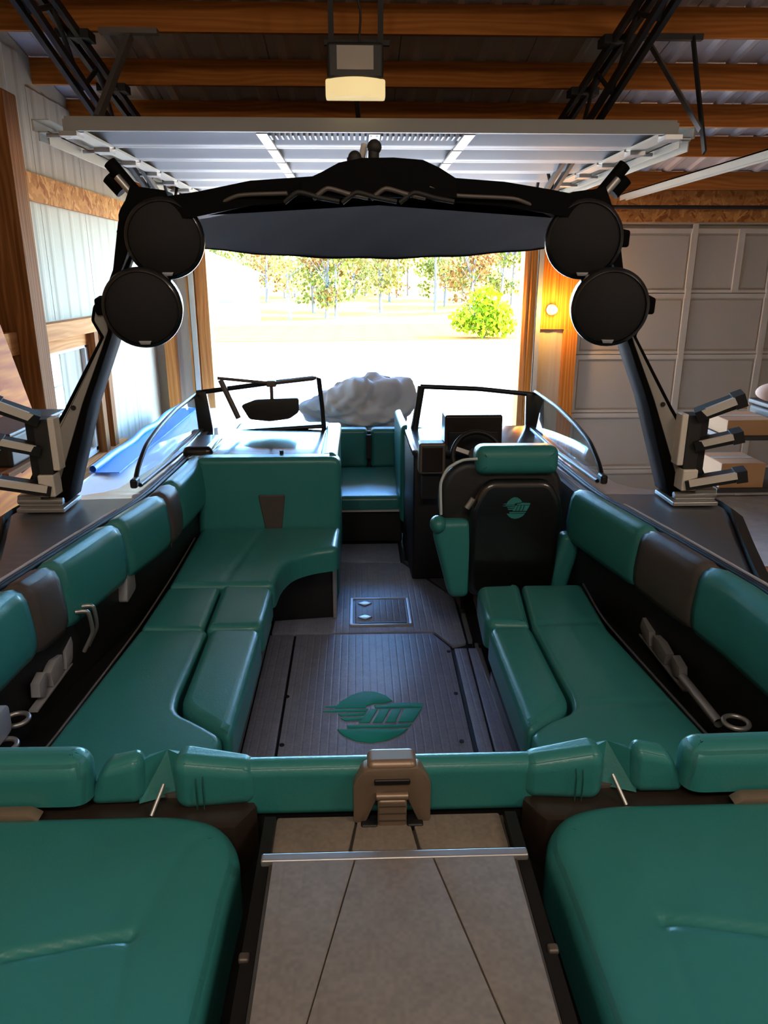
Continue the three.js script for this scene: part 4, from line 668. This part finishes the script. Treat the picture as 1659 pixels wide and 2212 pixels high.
{
  const c = node('transom_backrest', 'low teal transom backrest');
  const RBX = (x0, x1, y0, y1, d0, d1, r, fn) => { const g = new RoundedBoxGeometry(x1 - x0, y1 - y0, d1 - d0, 8, r); const p = g.attributes.position; g.translate((x0 + x1) / 2, (y0 + y1) / 2, -(d0 + d1) / 2); if (fn) { for (let i = 0; i < p.count; i++) { const q = fn(p.getX(i), p.getY(i), p.getZ(i)); p.setXYZ(i, ...q); } const m = mergeVertices((g.deleteAttribute('uv'), g.deleteAttribute('normal'), g), 1e-4); m.computeVertexNormals(); return m; } return g; };
  part(c, 'centre_cushion', RBX(-0.275, 0.275, 1.66, 1.77, 1.118, 1.165, 0.022, (x, y, z) => [x, y - 0.006 * Math.exp(-(((Math.abs(x) - 0.17) / 0.05) ** 2)) * (y > 1.74 ? 1 : 0), z]), M.teal);
  both((s) => {
    part(c, 'side_cushion', RBX(s < 0 ? -0.385 : 0.235, s < 0 ? -0.235 : 0.385, 1.69, 1.792, 1.115, 1.168, 0.026, (x, y, z) => { const t = Math.max(0, 0.365 - Math.abs(x)) / 0.13; return [x, y + (y > 1.72 ? 0.004 - 0.032 * t * t : 0), z + 0.014 * (1 - t * t) * (z > -1.15 ? 1 : 0)]; }), M.teal);
    for (const k of [0.33, 0.342]) part(c, 'stitch_line', tube([[s * k, 1.70, -1.098], [s * k, 1.75, -1.098], [s * k, 1.785, -1.116]], 0.0012, 10, 6), M.seam);
    // the folded wedge and the outer piece
    const T = (pts, tri) => { const g = new THREE.BufferGeometry(); g.setAttribute('position', new THREE.BufferAttribute(new Float32Array(pts.flat()), 3)); g.setIndex(tri.flat()); if (s > 0) { g.scale(-1, 1, 1); flip(g); } return toCreasedNormals(g, 0.3); };
part(c, 'wedge', T([[-0.45, 1.70, -1.118], [-0.39, 1.70, -1.142], [-0.366, 1.70, -1.118], [-0.408, 1.77, -1.178], [-0.444, 1.775, -1.14], [-0.362, 1.778, -1.14], [-0.45, 1.70, -1.19], [-0.366, 1.70, -1.19], [-0.444, 1.755, -1.185], [-0.362, 1.755, -1.185]], [[0, 1, 3], [0, 3, 4], [1, 2, 5], [1, 5, 3], [4, 3, 8], [3, 5, 9], [3, 9, 8], [0, 4, 8], [0, 8, 6], [2, 7, 9], [2, 9, 5], [6, 8, 9], [6, 9, 7]]), M.teal);
    part(c, 'outer_cushion', RBX(s < 0 ? -0.545 : 0.44, s < 0 ? -0.44 : 0.545, 1.695, 1.79, 1.112, 1.168, 0.024, (x, y, z) => { const a = Math.abs(x), t = Math.max(0, (a - 0.44) / 0.105), u = Math.max(0, (y - 1.695) / 0.095); return [x - Math.sign(x) * 0.035 * u * t, y - 0.016 * t * t * u, z + 0.01 * (1 - t) * u * (z > -1.14 ? -1 : 0)]; }), M.teal);
    part(c, 'head_pillow', pad({ outline: roundPoly([[0.525, 1.088], [1.08, 1.095], [1.08, 1.175], [0.528, 1.165]].map(([x, d]) => [s * x, d]), 0.04), h0: 1.72, h1: 1.805, r: 0.034, cell: 0.007, puff: 0.006 }), M.teal);
    part(c, 'pillow_bracket', slab(roundPoly([[0.6, 1.715], [0.9, 1.715], [0.9, 1.728], [0.62, 1.728]].map(([x, y]) => [s * x, y]), 0.006, 2), 'xy', -1.085, -1.06, 0.002), M.hingeTan);
  });
  const h = node('hinge_bracket', 'bronze-tan metal hinge at the middle of the transom backrest');
  part(h, 'outer_plate', slab(roundPoly([[-0.067, 1.662], [-0.046, 1.662], [-0.022, 1.722], [0.026, 1.722], [0.05, 1.662], [0.071, 1.662], [0.071, 1.745], [0.05, 1.776], [-0.046, 1.776], [-0.067, 1.745]], 0.008, 3), 'xy', -1.13, -1.098, 0.003), M.hingeTan);
  part(h, 'top_cap', rb(-0.042, 0.046, 1.755, 1.787, -1.15, -1.1, 0.012), M.hingeTan); part(h, 'top_slot', rb(-0.03, 0.034, 1.745, 1.756, -1.104, -1.094, 0.003), M.black);
  part(h, 'knuckle', [rod([-0.026, 1.722, -1.095], [0.03, 1.722, -1.095], 0.007, 16), rb(-0.024, 0.028, 1.655, 1.718, -1.11, -1.088, 0.006)], M.hingeTan); for (const k of [1.675, 1.69, 1.705]) part(h, 'knuckle_line', bx(-0.022, 0.026, k, k + 0.002, -1.0885, -1.0868), M.evaGroove);
  both((s) => part(h, 'foot', rb(s * 0.026 + 0.002, s * 0.056 + 0.002, 1.652, 1.668, -1.115, -1.085, 0.004), M.black));
}
{ // windshield
  const w = node('windshield', 'black framed windshield with clear panes');
  const Z = -4.32, fr = (pts, r = 0.014) => tube(pts, r, pts.length * 6, 8, false);
  part(w, 'frame', fr([[-0.985, 1.955, Z], [-0.6, 2.005, Z], [-0.28, 2.04, Z], [-0.262, 1.85, Z], [-0.25, 1.62, Z]]), M.glassEdge);
  part(w, 'frame', fr([[-0.92, 1.715, Z], [-0.262, 1.755, Z]], 0.012), M.glassEdge);
  part(w, 'pillar', slab([[-1.0, 1.955], [-0.93, 1.965], [-0.90, 1.71], [-0.985, 1.70]], 'xy', Z - 0.02, Z + 0.02, 0.004), M.blackGloss);
  part(w, 'pane', slab([[-0.93, 1.962], [-0.28, 2.035], [-0.26, 1.755], [-0.905, 1.715]], 'xy', Z - 0.003, Z + 0.003), M.glass);
  part(w, 'frame', fr([[0.31, 1.985, Z], [0.65, 1.97, Z], [1.02, 1.93, Z]]), M.glassEdge);
  part(w, 'frame', fr([[0.315, 1.985, Z], [0.278, 1.735, Z]], 0.022), M.glassEdge); part(w, 'frame', fr([[0.27, 1.735, Z], [0.96, 1.685, Z]], 0.012), M.glassEdge);
  part(w, 'pillar', slab([[0.93, 1.945], [1.035, 1.925], [1.05, 1.68], [0.94, 1.685]], 'xy', Z - 0.02, Z + 0.02, 0.004), M.blackGloss);
  part(w, 'pane', slab([[0.32, 1.98], [0.95, 1.935], [0.96, 1.69], [0.285, 1.735]], 'xy', Z - 0.003, Z + 0.003), M.glass);
  both((s) => {
    const c = [[0.985, 1.95, Z], [1.0, 1.936, -3.86], [1.005, 1.907, -3.52], [1.008, 1.87, -3.3], [1.005, 1.81, -3.14], [1.0, 1.755, -3.05]].map(([x, y, z]) => [s * x, y, z]);
    part(w, 'frame', tube(c, 0.011, 40, 8), M.glassEdge); part(w, 'foot', rb(s * 0.985, s * 1.015, 1.745, 1.785, -3.09, -3.03, 0.01), M.glassEdge);
    const bl = c.map(([x, , z], i) => [s * (0.97 + 0.005 * i), 1.742, Math.min(z, -3.06)]); const r = c.map((p, i) => [p, bl[i]]); part(w, 'side_pane', loft(r.map(([a, b]) => [a, b, [b[0] + s * 0.004, b[1], b[2]], [a[0] + s * 0.004, a[1], a[2]]]), { crease: 0.6 }), M.glass);
    part(w, 'sill', tube([[s * 0.965, 1.742, Z], [s * 0.955, 1.745, -3.7], [s * 0.985, 1.748, -3.08]], 0.01, 24, 8), M.deckGrey);
  });
  const m = node('rear_mirror', 'dark wide rear-view mirror on the left windshield'), z = -4.27;
  part(m, 'mirror_body', slab(roundPoly([[-0.725, 1.89], [-0.64, 1.922], [-0.395, 1.93], [-0.395, 1.85], [-0.45, 1.812], [-0.565, 1.797], [-0.68, 1.81]], 0.015), 'xy', z - 0.02, z + 0.02, 0.006), M.plasticDark);
  part(m, 'post', rod([-0.548, 2.02, z], [-0.548, 1.92, z], 0.01, 12), M.hangSteel); part(m, 'clamp', rb(-0.575, -0.52, 1.995, 2.03, z - 0.03, z + 0.02, 0.008), M.hangSteel);
  part(m, 'brace', [rod([-0.85, 2.045, z], [-0.548, 2.015, z], 0.009, 10), rod([-0.548, 2.015, z], [-0.29, 2.045, z], 0.009, 10), rod([-0.835, 2.035, z], [-0.745, 1.815, z], 0.016, 10)], M.hangSteel);
}
{ // tower
  const t = node('tower', 'black tower arch with grey-faced legs'), zA = -2.80, zB = -2.96;
  both((s) => {
    const leg = [[0.93, 2.53], [0.965, 2.535], [1.005, 2.495], [1.018, 2.445], [0.99, 2.385], [1.16, 2.115], [1.215, 2.04], [1.37, 1.765], [1.19, 1.755], [1.06, 2.14], [0.945, 2.40]];
    part(t, 'leg', slab(roundPoly(leg, 0.008, 3).map(([x, y]) => [s * x, y]), 'xy', zB, zA, 0.008), M.towerBlack, { label: 'black tower leg' });
    const face = [[0.965, 2.515], [0.99, 2.49], [1.003, 2.445], [0.972, 2.385], [1.145, 2.11], [1.2, 2.03], [1.352, 1.775], [1.235, 1.77], [1.08, 2.15], [0.957, 2.41]];
    part(t, 'leg_face', slab(roundPoly(face, 0.008, 3).map(([x, y]) => [s * x, y]), 'xy', zA - 0.002, zA + 0.006, 0.002), M.towerFace, { label: 'grey leg face' });
    part(t, 'bolt', rod([s * 1.115, 2.13, zA], [s * 1.115, 2.13, zA + 0.012], 0.009, 12), M.black);
    part(t, 'base_hinge', [rb(s * 1.18, s * 1.36, 1.735, 1.752, -2.93, -2.74, 0.004), rb(s * 1.2, s * 1.36, 1.752, 1.772, -2.9, -2.77, 0.004), rb(s * 1.27, s * 1.36, 1.772, 1.80, -2.88, -2.76, 0.008), rod([s * 1.19, 1.775, -2.77], [s * 1.36, 1.775, -2.77], 0.012, 14)], M.alu, { label: 'silver hinge base' });
    part(t, 'elbow', loft([[[0.93, 2.56, -2.84], [0.99, 2.5, -2.84], [0.99, 2.5, -2.95], [0.93, 2.56, -2.95]], [[0.88, 2.66, -2.84], [0.93, 2.62, -2.84], [0.93, 2.62, -2.95], [0.88, 2.66, -2.95]], [[0.83, 2.78, -2.84], [0.895, 2.78, -2.84], [0.895, 2.78, -2.95], [0.83, 2.78, -2.95]], [[0.78, 2.86, -2.84], [0.84, 2.90, -2.84], [0.84, 2.90, -2.95], [0.78, 2.86, -2.95]], [[0.70, 2.83, -2.84], [0.72, 2.885, -2.84], [0.72, 2.885, -2.95], [0.70, 2.83, -2.95]]].map((r) => r.map(([x, y, z]) => [s * x, y, z])), { crease: 0.5 }), M.towerBlack);
    part(t, 'outer_strut', tube([[s * 0.87, 2.85, -2.9], [s * 0.895, 2.8, -2.89], [s * 0.882, 2.67, -2.89], [s * 0.93, 2.57, -2.89], [s * 0.985, 2.5, -2.88]], 0.012, 30, 8), M.towerBlack);
    part(t, 'corner_bracket', [rod([s * 0.93, 2.985, -2.93], [s * 0.82, 2.85, -2.93], 0.024, 12), rod([s * 0.945, 2.94, -2.95], [s * 0.90, 2.89, -2.95], 0.026, 12)], M.towerBlack); part(t, 'clamp', rod([s * 0.90, 2.935, -2.9], [s * 0.85, 2.875, -2.9], 0.013, 10), M.alu);
  });
  const pts = [[-0.74, 2.855], [-0.60, 2.875], [-0.42, 2.91], [-0.2, 2.925], [0.02, 2.93], [0.24, 2.925], [0.47, 2.91], [0.64, 2.885], [0.78, 2.86]];
  part(t, 'arch', loft(pts.map(([x, y]) => [[x, y + 0.005, -2.82], [x, y + 0.012, -2.98], [x, y - 0.07, -2.98], [x, y - 0.075, -2.82]]), { crease: 0.5 }), M.towerBlack, { label: 'black top arch' });
  part(t, 'hump', loft([[-0.24, 2.915], [-0.17, 2.945], [-0.11, 2.975], [-0.03, 2.99], [0.08, 2.992], [0.18, 2.985], [0.24, 2.96], [0.30, 2.925]].map(([x, y]) => [[x, y - 0.004, -2.80], [x, y, -2.84], [x, y, -2.96], [x, 2.85, -2.98], [x, 2.86, -2.79]]), { crease: 0.5 }), M.towerBlack, { label: 'raised centre of the arch' });
  part(t, 'camera_knob', [ball([-0.055, 3.0, -2.9], 0.024), rod([-0.055, 2.97, -2.9], [-0.055, 3.0, -2.9], 0.028, 16)], M.plasticDark); part(t, 'mast_light', [rod([0.012, 2.98, -2.9], [0.012, 3.02, -2.9], 0.02, 14), ball([0.015, 3.035, -2.9], 0.026)], M.plasticDark);
  part(t, 'mirror_arm', rod([-0.035, 2.985, -2.92], [-0.02, 3.05, -2.96], 0.012, 10), M.palePlastic);
}
{ // folding canopy under the arch
  const b = node('canopy', 'dark grey fabric canopy');
  const nu = 28, nv = 10, top = [], rows = [];
  for (let j = 0; j <= nv; j++) { const t = j / nv, r = []; for (let i = 0; i <= nu; i++) { const u = i / nu * 2 - 1, hw = 0.74 + 0.24 * t, x = 0.03 + u * hw, yr = 2.855 - 0.06 * u * u, yf = 2.69 + 0.06 * u * u, y = yr + (yf - yr) * t + 0.03 * Math.sin(Math.PI * t) * (1 - u * u) + 0.003 * Math.sin(u * 17 + t * 9); r.push([x, y, -2.86 - 1.28 * t]); } rows.push(r); }
  part(b, 'fabric', loft(rows.map((r) => [...r, ...r.slice().reverse().map(([x, y, z]) => [x, y + 0.012, z])]), { crease: 0.8 }), M.canvas);
  const fe = rows[nv].map(([x, y, z]) => [x, y + 0.006, z - 0.004]); part(b, 'front_hem', tube(fe, 0.012, 50, 8), M.canvas);
  part(b, 'frame_tube', tube([[-0.66, 2.795, -2.85], [-0.56, 2.83, -2.84], [-0.46, 2.866, -2.81], [-0.29, 2.872, -2.79]], 0.007, 30, 8), M.hangSteel); part(b, 'frame_tube', tube([[0.205, 2.895, -2.80], [0.30, 2.868, -2.80], [0.50, 2.858, -2.80], [0.60, 2.83, -2.84], [0.68, 2.795, -2.85]], 0.007, 30, 8), M.hangSteel);
  both((s) => part(b, 'side_tube', tube([[s * 0.76 + 0.02, 2.81, -2.9], [s * 0.88 + 0.02, 2.79, -3.5], [s * 0.97 + 0.03, 2.75, -4.12]], 0.014, 24, 8), M.towerBlack));
  for (let k = 0; k < 5; k++) { const x0 = -0.3 + k * 0.1, y = 2.862 + 0.012 * (k % 2); part(b, 'strap_fold', tube([[x0, y - 0.02, -2.785], [x0 + 0.05, y + 0.012, -2.775], [x0 + 0.12, y - 0.004, -2.78], [x0 + 0.19, y - 0.016, -2.785]], 0.009, 20, 6), k % 2 ? M.hangSteel : M.plasticDark); }
}
function speaker(x, y, z, s, label) {
  const g = node('tower_speaker', label), tiltX = 0.10, turn = -s * 0.12, q = new THREE.Matrix4().makeRotationY(turn).multiply(new THREE.Matrix4().makeRotationX(tiltX)).setPosition(x, y, z), put = (h) => (h.applyMatrix4(q), h);
  const prof = [[0.02, -0.2], [0.07, -0.19], [0.11, -0.15], [0.135, -0.07], [0.14, 0.0], [0.138, 0.012], [0.126, 0.018]].map(([r, h]) => new THREE.Vector2(r, h));
  const shell = new THREE.LatheGeometry(prof, 48); shell.rotateX(Math.PI / 2); part(g, 'pod', put(shell), M.blackGloss);
  const gr = new THREE.SphereGeometry(0.3, 40, 10, 0, Math.PI * 2, 0, 0.43); gr.rotateX(Math.PI / 2); gr.translate(0, 0, -0.262); part(g, 'grille', put(gr), M.grille);
  part(g, 'badge', put(slab([[-0.022, -0.112], [0.022, -0.112], [0.016, -0.124], [-0.016, -0.124]], 'xy', 0.016, 0.03, 0.002)), M.emblemGrey, { label: 'small pale badge' });
  part(g, 'clamp', put(rb(s * 0.08, s * 0.17, -0.03, 0.03, -0.12, -0.03, 0.01)), M.towerBlack);
}
both((s) => { const w = s < 0 ? 'left' : 'right'; speaker(s * 0.755 + 0.02, 2.725, -2.84, s, 'upper ' + w + ' round tower speaker'); speaker(s * 0.84 + 0.025, 2.49, -2.76, s, 'lower ' + w + ' round tower speaker'); });
both((s) => { // board racks on the legs
  const r = node('board_rack', (s < 0 ? 'left' : 'right') + ' board rack with three pale-faced arms'), X = (a) => s * a;
  part(r, 'mount_plate', rb(X(1.175), X(1.2), 1.9, 2.1, -2.8, -2.74, 0.005), M.palePlastic); part(r, 'upright', rb(X(1.2), X(1.255), 1.885, 2.095, -2.83, -2.74, 0.006), M.plasticDark); part(r, 'rubber_pad', rb(X(1.25), X(1.29), 1.86, 2.08, -2.84, -2.76, 0.004), M.black);
  part(r, 'foot_block', rb(X(1.2), X(1.26), 1.80, 1.885, -2.82, -2.73, 0.006), M.palePlastic);
  const arm = (a, b, th) => { part(r, 'arm', bar([X(a[0]), a[1], -2.75], [X(b[0]), b[1], -2.7], th + 0.012, 0.06, [0, 0, 1]), M.black); part(r, 'arm_face', bar([X(a[0] + 0.005), a[1] + 0.008, -2.722], [X(b[0] - 0.01), b[1] + 0.008, -2.668], th, 0.012, [0, 0, 1]), M.palePlastic); const dx = b[0] - a[0], dy = b[1] - a[1], L = Math.hypot(dx, dy); part(r, 'end_cap', bar([X(b[0] - 0.005), b[1], -2.7], [X(b[0] + 0.035 * dx / L), b[1] + 0.035 * dy / L, -2.69], th + 0.02, 0.07, [0, 0, 1]), M.black); };
  arm([1.23, 2.095], [1.345, 2.155], 0.03); arm([1.24, 1.98], [1.355, 2.02], 0.024); arm([1.22, 1.825], [1.39, 1.87], 0.026);
});
{ // trailer under the hull
  const t = thing('boat_trailer', 'low black trailer hidden under the boat hull', 'trailer', [0, 0, -3.2]);
  both((s) => { part(t, 'rail', bx(s * 0.62, s * 0.72, 0.32, 0.44, -6.4, -0.4), M.trussSteel); part(t, 'bunk', bar([s * 0.6, 0.5, -0.6], [s * 0.55, 0.5, -5.2], 0.1, 0.12), M.plasticDark);
    for (const d of [2.2, 3.0]) { const g = new THREE.TorusGeometry(0.22, 0.1, 14, 32); g.rotateY(Math.PI / 2); g.translate(s * 0.95, 0.32, -d); const w = part(t, 'wheel', g, M.black); part(w, 'wheel_hub', rod([s * 0.87, 0.32, -d], [s * 1.0, 0.32, -d], 0.15, 24), M.alu); } });
  for (const d of [0.6, 2.2, 3.0, 5.6]) part(t, 'cross_member', bx(-0.9, 0.9, 0.28, 0.34, -d - 0.04, -d + 0.04), M.trussSteel);
}
{ // grey cover bundled in the bow
  const g = new THREE.IcosahedronGeometry(1, 24), p = g.attributes.position, N = (x, y, z) => pn(x * 3 + 30, y * 3 + z * 2 + 30, 64, 64, 5) - 0.5;
  for (let i = 0; i < p.count; i++) { let x = p.getX(i), y = p.getY(i), z = p.getZ(i); const k = 1 + 0.28 * N(x, y, z) + 0.14 * N(x * 2.3, y * 2.3, z * 2.3) + 0.06 * Math.abs(N(x * 5, y * 4, z * 5)); const sh = y > 0 && x > 0 ? Math.min(1.6, 1 / Math.sqrt(Math.max(0.2, 1 - x * x * 0.85))) : 1; const top = sh * (y > 0 ? 0.24 * (1 - 0.55 * Math.max(0, -x)) : 0.2); p.setXYZ(i, -0.08 + x * 0.45 * k, 1.575 + y * top * 0.98 * k + 0.03 * (x > 0.2 ? 1 : 0) * Math.max(0, y), -5.98 + z * 0.32 * k); }
  const h = mergeVertices((g.deleteAttribute('normal'), g.deleteAttribute('uv'), g), 1e-4); h.computeVertexNormals();
  single('boat_cover', 'crumpled grey fabric cover bundled on the bow behind the teal bow seat', 'cover', h, M.tarp, { at: [-0.08, 1.35, -5.98] });
}
renderer.render(scene, camera);
